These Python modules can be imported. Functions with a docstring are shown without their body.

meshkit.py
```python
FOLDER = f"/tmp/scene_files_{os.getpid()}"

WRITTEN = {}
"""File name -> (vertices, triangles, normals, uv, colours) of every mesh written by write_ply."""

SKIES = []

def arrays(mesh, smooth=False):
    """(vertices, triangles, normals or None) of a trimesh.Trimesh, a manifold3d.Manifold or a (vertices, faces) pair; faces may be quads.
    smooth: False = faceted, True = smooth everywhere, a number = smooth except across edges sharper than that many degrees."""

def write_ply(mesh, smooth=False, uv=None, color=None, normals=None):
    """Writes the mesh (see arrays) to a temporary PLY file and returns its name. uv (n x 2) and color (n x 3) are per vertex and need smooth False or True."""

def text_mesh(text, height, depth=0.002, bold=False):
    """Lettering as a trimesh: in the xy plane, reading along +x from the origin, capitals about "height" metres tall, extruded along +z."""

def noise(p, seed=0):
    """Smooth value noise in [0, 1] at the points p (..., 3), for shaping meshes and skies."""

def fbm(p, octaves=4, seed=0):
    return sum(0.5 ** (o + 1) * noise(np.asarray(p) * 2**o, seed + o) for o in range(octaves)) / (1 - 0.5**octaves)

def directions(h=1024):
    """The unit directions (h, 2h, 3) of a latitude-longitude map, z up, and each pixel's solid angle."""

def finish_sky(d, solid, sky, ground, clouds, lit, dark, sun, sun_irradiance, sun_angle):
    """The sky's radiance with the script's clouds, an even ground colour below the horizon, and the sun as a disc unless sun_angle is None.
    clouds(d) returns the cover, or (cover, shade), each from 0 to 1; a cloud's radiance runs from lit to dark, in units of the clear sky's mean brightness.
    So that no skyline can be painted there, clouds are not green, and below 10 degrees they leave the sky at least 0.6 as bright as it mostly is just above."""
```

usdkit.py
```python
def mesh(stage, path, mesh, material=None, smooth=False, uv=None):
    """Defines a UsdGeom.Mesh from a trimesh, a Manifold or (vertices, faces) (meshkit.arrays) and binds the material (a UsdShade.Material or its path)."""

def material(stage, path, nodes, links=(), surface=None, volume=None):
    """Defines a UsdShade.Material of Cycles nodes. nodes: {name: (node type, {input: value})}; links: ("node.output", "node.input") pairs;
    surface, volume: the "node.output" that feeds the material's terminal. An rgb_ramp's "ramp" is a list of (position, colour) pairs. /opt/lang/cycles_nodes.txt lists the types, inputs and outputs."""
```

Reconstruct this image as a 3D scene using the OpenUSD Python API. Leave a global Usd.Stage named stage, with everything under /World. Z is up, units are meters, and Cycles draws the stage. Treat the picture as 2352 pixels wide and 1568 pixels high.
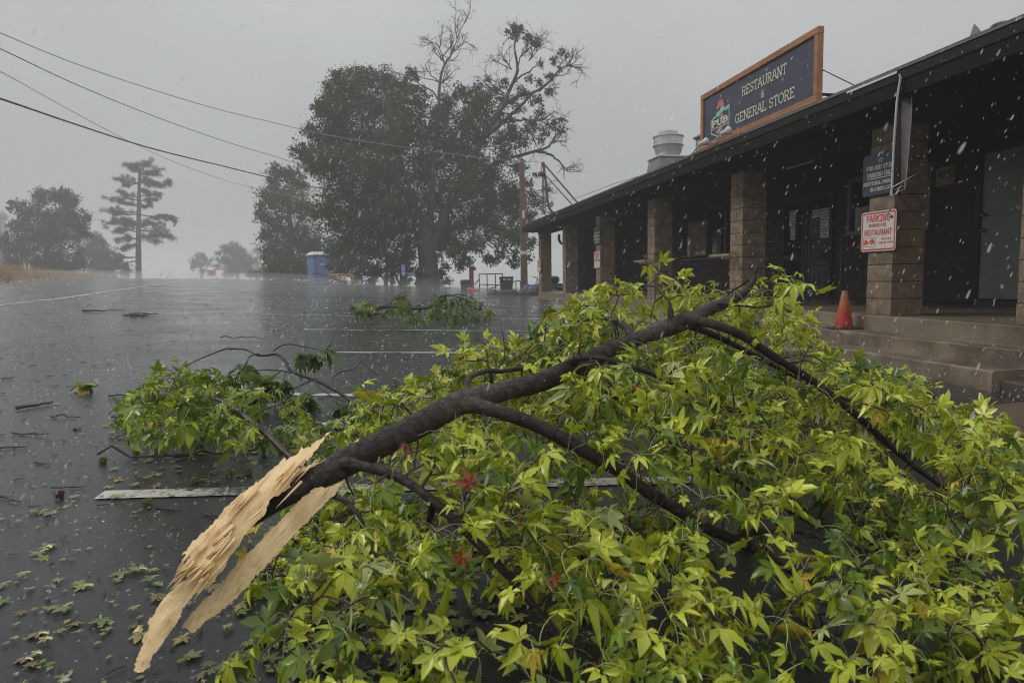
import math, random
import numpy as np
import trimesh, usdkit, meshkit
from pxr import Usd, UsdGeom, UsdLux, UsdShade, Gf, Sdf, Vt
from scipy.spatial.transform import Rotation
from scipy.spatial import Delaunay, cKDTree
import shapely
from shapely import affinity
from shapely.geometry import Polygon, LineString, Point, MultiPolygon
from shapely.ops import unary_union

rng = np.random.default_rng(7)
stage = Usd.Stage.CreateInMemory()
UsdGeom.SetStageUpAxis(stage, UsdGeom.Tokens.z)
UsdGeom.SetStageMetersPerUnit(stage, 1.0)
UsdGeom.Xform.Define(stage, '/World')
UsdGeom.Scope.Define(stage, '/World/Looks')

# ------------------------------------------------------------------ camera, sky, sun, exposure
CAM_H, PITCH, ROLL, EXPOSURE = 0.9, math.radians(5.21), 0.015, 0.0
SKY_STRENGTH, SKY_LEVEL = 0.1, 8.3
SUN_INT, SUN_DIR = 0.32, np.array([-0.70, 0.16, 0.70])
HAZE_DENSITY = 0.0033

C = np.array([0.0, 0.0, CAM_H])
FW = np.array([0, math.cos(PITCH), -math.sin(PITCH)])
UP0 = np.array([0, math.sin(PITCH), math.cos(PITCH)])
RI0 = np.array([1.0, 0, 0])
RI = math.cos(ROLL) * RI0 - math.sin(ROLL) * UP0
UP = math.cos(ROLL) * UP0 + math.sin(ROLL) * RI0
cam = UsdGeom.Camera.Define(stage, '/World/camera')
cm = np.eye(4); cm[0, :3], cm[1, :3], cm[2, :3], cm[3, :3] = RI, UP, -FW, C
cam.AddTransformOp().Set(Gf.Matrix4d(*cm.ravel()))
cam.CreateFocalLengthAttr(24.0); cam.CreateHorizontalApertureAttr(36.0); cam.CreateVerticalApertureAttr(36.0 * 682 / 1024)
cam.CreateClippingRangeAttr(Gf.Vec2f(0.05, 5000)); cam.CreateExposureAttr(EXPOSURE); cam.CreateFStopAttr(5.6); cam.CreateFocusDistanceAttr(3.6)

SUN_DIR = SUN_DIR / np.linalg.norm(SUN_DIR)
elev, azim = math.asin(SUN_DIR[2]), math.atan2(SUN_DIR[0], SUN_DIR[1])
dome = UsdLux.DomeLight.Define(stage, '/World/sky')
sky_m = usdkit.material(stage, '/World/Looks/overcast_sky', {
    'sky': ('sky_texture', {'sky_type': 'single_scattering', 'sun_disc': False, 'sun_elevation': elev, 'sun_rotation': azim}),
    'tc': ('texture_coordinate', {}), 'xyz': ('separate_xyz', {}),
    'zc': ('math', {'math_type': 'maximum', 'value2': 0.0}),
    'lum': ('math', {'math_type': 'multiply_add', 'value2': 0.72, 'value3': 0.40}),
    'n': ('noise_texture', {'scale': 2.2, 'detail': 5.0, 'roughness': 0.55}),
    'nr': ('map_range', {'from_min': 0.3, 'from_max': 0.7, 'to_min': 0.90, 'to_max': 1.07}),
    'mul': ('math', {'math_type': 'multiply'}),
    'lv': ('math', {'math_type': 'multiply', 'value2': SKY_LEVEL}),
    'col': ('vector_math', {'math_type': 'scale', 'vector1': (0.985, 1.0, 1.0)}),
    'mix': ('mix_color', {'fac': 0.96, 'use_clamp': False}),
    'bg': ('background_shader', {'strength': SKY_STRENGTH})},
    [('tc.generated', 'xyz.vector'), ('xyz.z', 'zc.value1'), ('zc.value', 'lum.value1'), ('tc.generated', 'n.vector'), ('n.fac', 'nr.value'),
     ('lum.value', 'mul.value1'), ('nr.result', 'mul.value2'), ('mul.value', 'lv.value1'), ('lv.value', 'col.scale'),
     ('sky.color', 'mix.a'), ('col.vector', 'mix.b'), ('mix.result', 'bg.color')], surface='bg.background')
UsdShade.MaterialBindingAPI.Apply(dome.GetPrim()).Bind(sky_m)
dome.GetPrim().SetCustomDataByKey('kind', 'structure')
sun = UsdLux.DistantLight.Define(stage, '/World/sun')
sun.CreateIntensityAttr(SUN_INT); sun.CreateAngleAttr(25.0); sun.CreateNormalizeAttr(True); sun.CreateColorAttr(Gf.Vec3f(1.0, 0.97, 0.93))
zax = SUN_DIR; xax = np.cross([0, 1, 0], zax); xax /= np.linalg.norm(xax); yax = np.cross(zax, xax)
sm = np.eye(4); sm[0, :3], sm[1, :3], sm[2, :3] = xax, yax, zax
sun.AddTransformOp().Set(Gf.Matrix4d(*sm.ravel()))

# ------------------------------------------------------------------ picture units (2352 x 1568) used to survey the place
PF, PX, PY = 1568.0, 1176.0, 784.0
def ray(px, py): return FW + (px - PX) / PF * RI - (py - PY) / PF * UP
def at(px, py, Z): return C + Z * ray(px, py)
def proj(p):
    d = np.atleast_2d(p) - C
    z = d @ FW
    zz = np.where(np.abs(z) < 1e-6, 1e-6, z)
    return np.stack([PX + PF * (d @ RI) / zz, PY - PF * (d @ UP) / zz, z], 1)
def sstep(a, b, x):
    t = np.clip((np.asarray(x, float) - a) / (b - a), 0, 1)
    return t * t * (3 - 2 * t)
def gz(x, y):
    x, y = np.asarray(x, float), np.asarray(y, float)
    t = np.clip(y - 44, 0, 26)
    a = 0.01 * np.minimum(y, 44) + 0.01 * t - 0.0009 * t * t - 0.0368 * np.maximum(y - 70, 0)
    a = np.maximum(a, -14 + 0.0 * a)
    xc = np.where(x < -22, -22 - 6 * (1 - np.exp((x + 22) / 6.0)), x)
    xc = np.minimum(xc, 6.0)
    b = -0.035 * xc
    drop = sstep(40, 62, y) * sstep(-15, -7, x) * 9
    return a + b - drop
def hit(px, py):
    r = ray(px, py); lo = 0.5
    for t in np.arange(0.6, 140, 0.1):
        p = C + t * r
        if p[2] < gz(p[0], p[1]):
            lo, hi = t - 0.1, t
            for _ in range(30):
                m = (lo + hi) / 2; p = C + m * r
                if p[2] < gz(p[0], p[1]): hi = m
                else: lo = m
            break
    p = C + lo * r
    return np.array([p[0], p[1], float(gz(p[0], p[1]))])
def gp(px, Z, py=645):
    p = at(px, py, Z); return np.array([p[0], p[1], float(gz(p[0], p[1]))])

# building frame: X to the right of the facade direction, Y along the facade
d0 = ray(898, 647); D = np.array([d0[0], d0[1], 0]); D /= np.linalg.norm(D)
N = np.array([D[1], -D[0], 0.0])
BROT = math.atan2(N[1], N[0])          # local x = N, local y = D
def B(X, Y, z): return X * N + Y * D + np.array([0, 0, z])
def bY(px, X, z=0.6):                    # where the picture column px meets the line X = const at height z
    lo, hi = 1.0, 80.0
    for _ in range(60):
        m = (lo + hi) / 2
        if proj(B(X, m, z))[0, 0] > px: lo = m
        else: hi = m
    return (lo + hi) / 2
def bZ(py, X, Y):                        # height on the vertical at X, Y that shows at row py
    lo, hi = -2.0, 12.0
    for _ in range(60):
        m = (lo + hi) / 2
        if proj(B(X, Y, m))[0, 1] > py: lo = m
        else: hi = m
    return (lo + hi) / 2

# ------------------------------------------------------------------ scene helpers
used = {}
def numbered(parent, name):
    k = (parent, name); n = used.get(k, 0); used[k] = n + 1
    return name if n == 0 else f'{name}_{n:03d}'
def tag(p, label=None, cat=None, group=None, kind=None):
    for k, v in (('label', label), ('category', cat), ('group', group), ('kind', kind)):
        if v: p.SetCustomDataByKey(k, v)
    return p
class T:                                 # a thing: an Xform whose children are its parts
    def __init__(s, name, label, cat, loc=(0, 0, 0), rotz=0.0, group=None, kind=None):
        s.path = '/World/' + numbered('/World', name)
        s.loc, s.rotz = np.array(loc, float), rotz
        x = UsdGeom.Xform.Define(stage, s.path)
        x.AddTranslateOp().Set(Gf.Vec3d(*map(float, loc)))
        if rotz: x.AddRotateZOp().Set(math.degrees(rotz))
        s.prim = tag(x.GetPrim(), label, cat, group, kind)
    def part(s, name, mesh, mat, label=None, smooth=False, world=False, under=None, kind=None):
        v, f, n = meshkit.arrays(mesh)
        if world: v = s.local(v)
        root = under or s.path
        p = root + '/' + numbered(root, name)
        usdkit.mesh(stage, p, trimesh.Trimesh(v, f, process=False), M[mat], smooth=smooth)
        tag(stage.GetPrimAtPath(p), label, kind=kind)
        return p
    def local(s, v):
        v = np.atleast_2d(v) - s.loc
        c, q = math.cos(-s.rotz), math.sin(-s.rotz)
        return np.stack([c * v[:, 0] - q * v[:, 1], q * v[:, 0] + c * v[:, 1], v[:, 2]], 1)
def single(name, mesh, mat, label=None, cat=None, group=None, kind=None, smooth=False):
    p = '/World/' + numbered('/World', name)
    usdkit.mesh(stage, p, mesh, M[mat], smooth=smooth)
    return tag(stage.GetPrimAtPath(p), label, cat, group, kind)
def copy_of(src, name, loc, rot=None, scale=1.0, label=None, group=None, cat=None):
    p = '/World/' + numbered('/World', name)
    x = UsdGeom.Xform.Define(stage, p)
    pr = x.GetPrim()
    pr.GetReferences().AddInternalReference(src.path)
    pr.SetInstanceable(True)
    x.ClearXformOpOrder()
    m = np.eye(4)
    R = np.eye(3) if rot is None else rot
    m[:3, :3] = (R * scale).T; m[3, :3] = loc
    x.MakeMatrixXform().Set(Gf.Matrix4d(*m.ravel()))
    return tag(pr, label, cat, group)
def instancer(path, protos, pos, quats, scales, idx, kind='stuff', label=None, cat=None):
    pi = UsdGeom.PointInstancer.Define(stage, path)
    paths = []
    for name, mesh, mat, *sm_ in protos:
        q = path + '/' + numbered(path, name)
        usdkit.mesh(stage, q, mesh, M[mat], smooth=bool(sm_)); paths.append(q)
    pi.CreatePrototypesRel().SetTargets([Sdf.Path(q) for q in paths])
    pi.CreatePositionsAttr(Vt.Vec3fArray.FromNumpy(np.asarray(pos, np.float32)))
    q = np.asarray(quats)
    pi.CreateOrientationsAttr(Vt.QuathArray([Gf.Quath(float(a[3]), float(a[0]), float(a[1]), float(a[2])) for a in q]))
    sc = np.asarray(scales, np.float32)
    if sc.ndim == 1: sc = np.repeat(sc[:, None], 3, 1)
    pi.CreateScalesAttr(Vt.Vec3fArray.FromNumpy(np.ascontiguousarray(sc)))
    pi.CreateProtoIndicesAttr(Vt.IntArray.FromNumpy(np.asarray(idx, np.int32)))
    return tag(pi.GetPrim(), label, cat, kind=kind)

# ------------------------------------------------------------------ mesh helpers
def box(x0, x1, y0, y1, z0, z1):
    m = trimesh.creation.box([x1 - x0, y1 - y0, z1 - z0]); m.apply_translation([(x0 + x1) / 2, (y0 + y1) / 2, (z0 + z1) / 2]); return m
def cbox(x0, x1, y0, y1, z0, z1, c=0.006):       # chamfered box
    pts = []
    for sx in (0, 1):
        for sy in (0, 1):
            for sz in (0, 1):
                p = np.array([(x0, x1)[sx], (y0, y1)[sy], (z0, z1)[sz]], float)
                i = np.array([c if not sx else -c, c if not sy else -c, c if not sz else -c])
                for k in range(3):
                    q = p + i; q[k] = p[k]; pts.append(q)
    return trimesh.convex.convex_hull(np.array(pts))
def join(*ms):
    ms = [x for m in ms for x in (m if isinstance(m, (list, tuple)) else [m])]
    vs, fs, n = [], [], 0
    for m in ms:
        v, f = np.array(m.vertices), np.array(m.faces); vs.append(v); fs.append(f + n); n += len(v)
    return trimesh.Trimesh(np.vstack(vs), np.vstack(fs), process=False)
def spline(pts, n):
    pts = np.asarray(pts, float)
    if len(pts) < 3:
        t = np.linspace(0, 1, n)[:, None]; return pts[0] * (1 - t) + pts[-1] * t
    from scipy.interpolate import PchipInterpolator
    s = np.r_[0, np.cumsum(np.linalg.norm(np.diff(pts[:, :3], axis=0), axis=1))]
    s = s + np.arange(len(s)) * 1e-9
    return PchipInterpolator(s, pts)(np.linspace(0, s[-1], n))
def tube(pts, radii, sides=8, cap=True, wob=0.0, seed=0):
    p = np.asarray(pts, float); n = len(p)
    r = np.broadcast_to(np.asarray(radii, float), (n,)).copy()
    t = np.gradient(p, axis=0); t /= np.linalg.norm(t, axis=1, keepdims=True) + 1e-12
    a = np.cross(t[0], [0, 0, 1.0])
    if np.linalg.norm(a) < 1e-3: a = np.cross(t[0], [1.0, 0, 0])
    A = np.zeros_like(p); a /= np.linalg.norm(a)
    for i in range(n):
        a = a - t[i] * (a @ t[i]); a /= np.linalg.norm(a) + 1e-12; A[i] = a
    Bv = np.cross(t, A); ang = np.arange(sides) * 2 * math.pi / sides
    rr = np.repeat(r[:, None], sides, 1)
    if wob:
        q = p[:, None] + r[:, None, None] * (np.cos(ang)[None, :, None] * A[:, None] + np.sin(ang)[None, :, None] * Bv[:, None])
        rr = rr * (1 + wob * (meshkit.fbm(q / (np.mean(r) * 1.6), 3, seed) - 0.5) * 2)
    v = p[:, None] + rr[:, :, None] * (np.cos(ang)[None, :, None] * A[:, None] + np.sin(ang)[None, :, None] * Bv[:, None])
    v = v.reshape(-1, 3)
    i, j = np.meshgrid(np.arange(n - 1), np.arange(sides), indexing='ij')
    q = np.stack([i * sides + j, i * sides + (j + 1) % sides, (i + 1) * sides + (j + 1) % sides, (i + 1) * sides + j], -1).reshape(-1, 4)
    f = np.vstack([q[:, [0, 1, 2]], q[:, [0, 2, 3]]])
    if cap:
        v = np.vstack([v, p[0], p[-1]]); k = np.arange(sides)
        f = np.vstack([f, np.stack([np.full(sides, n * sides), (k + 1) % sides, k], 1),
                       np.stack([np.full(sides, n * sides + 1), (n - 1) * sides + k, (n - 1) * sides + (k + 1) % sides], 1)])
    return trimesh.Trimesh(v, f, process=False)
def rod(a, b, r, sides=8): return tube(np.array([a, b], float), r, sides)
def lathe(profile, sides=32):
    pr = np.asarray(profile, float); n = len(pr); ang = np.arange(sides) * 2 * math.pi / sides
    v = np.stack([pr[:, 0, None] * np.cos(ang), pr[:, 0, None] * np.sin(ang), np.repeat(pr[:, 1, None], sides, 1)], -1).reshape(-1, 3)
    i, j = np.meshgrid(np.arange(n - 1), np.arange(sides), indexing='ij')
    q = np.stack([i * sides + j, i * sides + (j + 1) % sides, (i + 1) * sides + (j + 1) % sides, (i + 1) * sides + j], -1).reshape(-1, 4)
    return trimesh.Trimesh(v, np.vstack([q[:, [0, 1, 2]], q[:, [0, 2, 3]]]), process=False)
def grid(xs, ys, zf):
    X, Y = np.meshgrid(xs, ys, indexing='ij'); v = np.stack([X, Y, zf(X, Y)], -1).reshape(-1, 3)
    n, m = len(xs), len(ys); i, j = np.meshgrid(np.arange(n - 1), np.arange(m - 1), indexing='ij')
    q = np.stack([i * m + j, (i + 1) * m + j, (i + 1) * m + j + 1, i * m + j + 1], -1).reshape(-1, 4)
    return trimesh.Trimesh(v, np.vstack([q[:, [0, 1, 2]], q[:, [0, 2, 3]]]), process=False)
def extrude(shape, depth):
    gs = getattr(shape, 'geoms', [shape])
    return join([trimesh.creation.extrude_polygon(g, depth, engine='earcut') for g in gs if g.area > 1e-9])
def place(m, xdir, ydir, org):            # a flat mesh (x, y, depth z) set on a plane
    x, y = np.asarray(xdir, float), np.asarray(ydir, float); z = np.cross(x, y)
    return trimesh.Trimesh(np.array(m.vertices) @ np.stack([x, y, z]) + np.asarray(org), np.array(m.faces), process=False)
def strip(pts, w, lift):                   # painted line on the ground
    p = np.asarray(pts, float)[:, :2]; t = np.gradient(p, axis=0); t /= np.linalg.norm(t, axis=1, keepdims=True)
    nrm = np.stack([-t[:, 1], t[:, 0]], 1); ks = np.linspace(-0.5, 0.5, 3)
    v = (p[:, None] + ks[None, :, None] * w * nrm[:, None]).reshape(-1, 2)
    v = np.c_[v, gz(v[:, 0], v[:, 1]) + lift]
    n, m = len(p), 3; i, j = np.meshgrid(np.arange(n - 1), np.arange(m - 1), indexing='ij')
    q = np.stack([i * m + j, (i + 1) * m + j, (i + 1) * m + j + 1, i * m + j + 1], -1).reshape(-1, 4)
    f = np.vstack([q[:, [0, 1, 2]], q[:, [0, 2, 3]]])
    mm = trimesh.Trimesh(v, f, process=False)
    if mm.face_normals[:, 2].mean() < 0: mm = trimesh.Trimesh(v, f[:, ::-1], process=False)
    return mm

# slab-serif lettering drawn with strokes: (polylines, width); serif feet are added where upright strokes end
def arc(cx, cy, rx, ry, a0, a1, n=14):
    t = np.radians(np.linspace(a0, a1, n)); return [(cx + rx * math.cos(k), cy + ry * math.sin(k)) for k in t]
GL = {
 'A': ([[(0, 0), (.31, 1), (.42, 1), (.72, 0)], [(.13, .36), (.6, .36)]], .74, [(0, 0), (.72, 0)]),
 'B': ([[(.1, 0), (.1, 1), (.36, 1)] + arc(.36, .76, .24, .24, 90, -90) + [(.1, .52)], [(.36, .52)] + arc(.38, .26, .27, .26, 90, -90) + [(.1, 0)]], .7, [(.06, 0), (.06, 1)]),
 'C': ([arc(.38, .5, .36, .5, 50, 310, 20), [(.61, .68), (.61, .96)]], .68, []),
 'D': ([[(.1, 0), (.1, 1), (.3, 1)] + arc(.3, .5, .36, .5, 90, -90, 18) + [(.1, 0)]], .72, [(.06, 0), (.06, 1)]),
 'E': ([[(.62, .2), (.62, 0), (.1, 0), (.1, 1), (.6, 1), (.6, .8)], [(.1, .52), (.42, .52)], [(.42, .42), (.42, .62)]], .66, [(.06, 0), (.06, 1)]),
 'G': ([arc(.38, .5, .36, .5, 50, 345, 22), [(.44, .42), (.74, .42)], [(.68, .42), (.68, .04)], [(.61, .68), (.61, .96)]], .76, []),
 'H': ([[(.1, 0), (.1, 1)], [(.64, 0), (.64, 1)], [(.1, .52), (.64, .52)]], .74, [(.1, 0), (.1, 1), (.64, 0), (.64, 1)]),
 'I': ([[(.17, 0), (.17, 1)]], .34, [(.17, 0), (.17, 1)]),
 'K': ([[(.1, 0), (.1, 1)], [(.62, 1), (.12, .45)], [(.28, .6), (.64, 0)]], .7, [(.1, 0), (.1, 1), (.62, 1), (.64, 0)]),
 'L': ([[(.1, 1), (.1, 0), (.58, 0), (.58, .24)]], .62, [(.1, 1), (.06, 0)]),
 'M': ([[(.1, 0), (.1, 1), (.43, .2), (.76, 1), (.76, 0)]], .86, [(.1, 0), (.08, 1), (.78, 1), (.76, 0)]),
 'N': ([[(.1, 0), (.1, 1), (.66, 0), (.66, 1)]], .76, [(.1, 0), (.06, 1), (.66, 1)]),
 'O': ([arc(.4, .5, .38, .5, 0, 360, 26)], .8, []),
 'P': ([[(.1, 0), (.1, 1), (.38, 1)] + arc(.38, .73, .25, .27, 90, -90) + [(.1, .46)]], .66, [(.1, 0), (.06, 1)]),
 'R': ([[(.1, 0), (.1, 1), (.36, 1)] + arc(.36, .74, .25, .26, 90, -90) + [(.1, .48)], [(.38, .48), (.64, 0)]], .72, [(.1, 0), (.06, 1), (.66, 0)]),
 'S': ([arc(.32, .75, .24, .25, 40, 270, 14) + arc(.32, .25, .26, .25, 90, -140, 14), [(.52, .76), (.52, .96)], [(.08, .04), (.08, .26)]], .62, []),
 'T': ([[(.02, .78), (.02, 1), (.62, 1), (.62, .78)], [(.32, 1), (.32, 0)]], .64, [(.32, 0)]),
 'U': ([[(.1, 1), (.1, .3)] + arc(.37, .3, .27, .3, 180, 360) + [(.64, 1)]], .74, [(.1, 1), (.64, 1)]),
 'W': ([[(.04, 1), (.26, 0), (.48, .8), (.7, 0), (.92, 1)]], .96, [(.04, 1), (.92, 1)]),
 'Y': ([[(.04, 1), (.34, .48), (.34, 0)], [(.64, 1), (.34, .48)]], .68, [(.04, 1), (.64, 1), (.34, 0)]),
 '&': ([[(.68, .5), (.6, .3)] + arc(.3, .25, .27, .25, -20, -270, 16) + arc(.3, .76, .2, .23, -60, 240, 16) + [(.2, .55), (.68, 0)]], .74, []),
}
def slab_text(text, h, weight=.1, squeeze=1.0, space=.14, serif=.3):
    x, out = 0.0, []
    for ch in text:
        if ch == ' ': x += .42; continue
        lines, w, feet = GL[ch]
        for ln in lines: out.append(LineString([(x + a, b * (1 - weight) + weight / 2) for a, b in ln]).buffer(weight / 2, cap_style=2, join_style=2, mitre_limit=2))
        for a, b in feet:
            yy = b * (1 - weight) + weight / 2
            out.append(LineString([(x + a - serif / 2, yy), (x + a + serif / 2, yy)]).buffer(weight / 2, cap_style=2))
        x += w + space
    s = affinity.scale(unary_union(out), h * squeeze, h, origin=(0, 0))
    return s, (x - space) * h * squeeze
# ------------------------------------------------------------------ materials
M = {}
def mat(name, nodes, links, surface='p.BSDF', volume=None):
    M[name] = usdkit.material(stage, '/World/Looks/' + name, nodes, links, surface=surface, volume=volume)
def plain(name, col, rough=0.5, var=0.25, scale=6.0, bump=0.0, bscale=60.0, detail=4.0, metallic=0.0, island=0.0, stretch=None, dirt=None, spec=0.5, bdist=0.01):
    col = np.array(col, float)
    nodes = {'tc': ('geometry', {}), 'mp': ('mapping', {'scale': stretch or (1, 1, 1)}), 'n': ('noise_texture', {'scale': scale, 'detail': detail, 'roughness': 0.6}),
             'r': ('rgb_ramp', {'ramp': [(0.25, tuple(col * (1 - var))), (0.75, tuple(np.minimum(col * (1 + var), 1)))]}),
             'p': ('principled_bsdf', {'roughness': rough, 'metallic': metallic, 'specular_ior_level': spec})}
    links = [('tc.position', 'mp.vector'), ('mp.vector', 'n.vector'), ('n.fac', 'r.fac')]
    last = 'r.color'
    if dirt:
        nodes |= {'dn': ('noise_texture', {'scale': dirt[1], 'detail': 6.0, 'roughness': 0.65}), 'dr': ('map_range', {'from_min': 0.48, 'from_max': 0.68, 'clamp': True}), 'dm': ('mix_color', {'b': tuple(dirt[0])})}
        links += [('tc.position', 'dn.vector'), ('dn.fac', 'dr.value'), ('dr.result', 'dm.fac'), (last, 'dm.a')]; last = 'dm.result'
    if island:
        nodes |= {'hs': ('hsv', {'saturation': 1.0, 'fac': 1.0}), 'ir': ('map_range', {'to_min': 1 - island, 'to_max': 1 + island}), 'ih': ('map_range', {'to_min': 0.5 - island * .04, 'to_max': 0.5 + island * .04})}
        links += [('tc.random_per_island', 'ir.value'), ('ir.result', 'hs.value'), ('tc.random_per_island', 'ih.value'), ('ih.result', 'hs.hue'), (last, 'hs.color')]; last = 'hs.color'
    links.append((last, 'p.base_color'))
    if bump:
        nodes |= {'bn': ('noise_texture', {'scale': bscale, 'detail': 5.0, 'roughness': 0.65}), 'b': ('bump', {'strength': bump, 'distance': bdist})}
        links += [('mp.vector', 'bn.vector'), ('bn.fac', 'b.height'), ('b.normal', 'p.normal')]
    mat(name, nodes, links)

# wet asphalt: dark aggregate under a film of water, puddled unevenly, pocked by rain
mat('wet_asphalt', {
    'g': ('geometry', {}), 'big': ('noise_texture', {'scale': 0.22, 'detail': 5.0, 'roughness': 0.6}), 'fine': ('noise_texture', {'scale': 180.0, 'detail': 3.0, 'roughness': 0.7}),
    'c': ('rgb_ramp', {'ramp': [(0.3, (.014, .015, .016)), (0.55, (.025, .027, .028)), (0.78, (.058, .060, .061))]}),
    'cb': ('map_range', {'from_min': 0.3, 'from_max': 0.7, 'to_min': 0.5, 'to_max': 1.6}), 'cm': ('vector_math', {'math_type': 'scale'}),
    'patch': ('noise_texture', {'scale': 0.9, 'detail': 6.0, 'roughness': 0.62}), 'ro': ('map_range', {'from_min': 0.35, 'from_max': 0.65, 'to_min': 0.07, 'to_max': 0.27, 'clamp': True}),
    'rip': ('noise_texture', {'scale': 26.0, 'detail': 3.0, 'roughness': 0.6}), 'vo': ('voronoi_texture', {'scale': 17.0, 'feature': 'f1'}), 'sn': ('math', {'math_type': 'multiply', 'value2': 60.0}), 'si': ('math', {'math_type': 'sine'}),
    'vf': ('map_range', {'from_min': 0.0, 'from_max': 0.35, 'to_min': 0.35, 'to_max': 0.0, 'clamp': True}), 'rm': ('math', {'math_type': 'multiply'}),
    'ag': ('math', {'math_type': 'multiply', 'value2': 0.6}), 's1': ('math', {'math_type': 'add'}), 's2': ('math', {'math_type': 'add'}),
    'b': ('bump', {'strength': 0.30, 'distance': 0.007}),
    'p': ('principled_bsdf', {'specular_ior_level': 0.5, 'ior': 1.36})},
    [('g.position', 'big.vector'), ('g.position', 'fine.vector'), ('fine.fac', 'c.fac'), ('big.fac', 'cb.value'), ('c.color', 'cm.vector1'), ('cb.result', 'cm.scale'), ('cm.vector', 'p.base_color'),
     ('g.position', 'patch.vector'), ('patch.fac', 'ro.value'), ('ro.result', 'p.roughness'), ('g.position', 'rip.vector'), ('g.position', 'vo.vector'),
     ('vo.distance', 'sn.value1'), ('sn.value', 'si.value1'), ('vo.distance', 'vf.value'), ('si.value', 'rm.value1'), ('vf.result', 'rm.value2'),
     ('fine.fac', 'ag.value1'), ('ag.value', 's1.value1'), ('rip.fac', 's1.value2'), ('s1.value', 's2.value1'), ('rm.value', 's2.value2'), ('s2.value', 'b.height'), ('b.normal', 'p.normal')])
def worn_paint(name, col):
    mat(name, {'g': ('geometry', {}), 'n': ('noise_texture', {'scale': 38.0, 'detail': 6.0, 'roughness': 0.7}), 'n2': ('noise_texture', {'scale': 2.2, 'detail': 3.0}),
               'a': ('math', {'math_type': 'add'}), 'r': ('map_range', {'from_min': 0.94, 'from_max': 1.16, 'clamp': True}), 'm': ('mix_color', {'a': col, 'b': (.03, .032, .034)}),
               'b': ('bump', {'strength': 0.4, 'distance': 0.004}), 'p': ('principled_bsdf', {'roughness': 0.3})},
        [('g.position', 'n.vector'), ('g.position', 'n2.vector'), ('n.fac', 'a.value1'), ('n2.fac', 'a.value2'), ('a.value', 'r.value'), ('r.result', 'm.fac'), ('m.result', 'p.base_color'), ('n.fac', 'b.height'), ('b.normal', 'p.normal')])
worn_paint('line_paint', (.52, .50, .47)); worn_paint('road_paint', (.62, .61, .58))
plain('soil', (.07, .065, .045), .8, .4, 1.5, .6, 20)
plain('bank_grass', (.33, .23, .10), .8, .35, .8, .6, 15)
plain('dry_grass', (.42, .29, .12), .7, .2, 1.0, island=.35)
plain('wet_concrete', (.20, .155, .108), .33, .45, 3.0, .7, 35, dirt=((.06, .046, .034), 1.6))
plain('porch_concrete', (.20, .16, .115), .35, .4, 2.0, .4, 40, dirt=((.085, .068, .05), 1.2))
plain('pad_concrete', (.12, .085, .06), .4, .3, 1.2, .3, 40, dirt=((.06, .045, .035), 1.4))
plain('split_block', (.265, .195, .122), .58, .42, 9, 1.0, 55, island=.13, dirt=((.15, .108, .072), 3.0), bdist=.012)
plain('mortar', (.06, .048, .038), .7, .2, 20, .5, 60)
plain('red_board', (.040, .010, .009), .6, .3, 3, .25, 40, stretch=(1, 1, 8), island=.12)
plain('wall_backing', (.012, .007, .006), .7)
plain('dark_wood', (.009, .008, .008), .8, .3, 5, .3, 30, spec=.12)
plain('roof_felt', (.018, .0175, .017), .8, .3, 8, .4, 60, spec=.15)
plain('fascia_trim', (.016, .015, .013), .7, .3, 4, spec=.15)
plain('drip_metal', (.16, .16, .16), .3, .2, 8, metallic=.7)
plain('black_frame', (.009, .010, .011), .45, spec=.3)
plain('grey_frame', (.16, .15, .14), .4)
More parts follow.
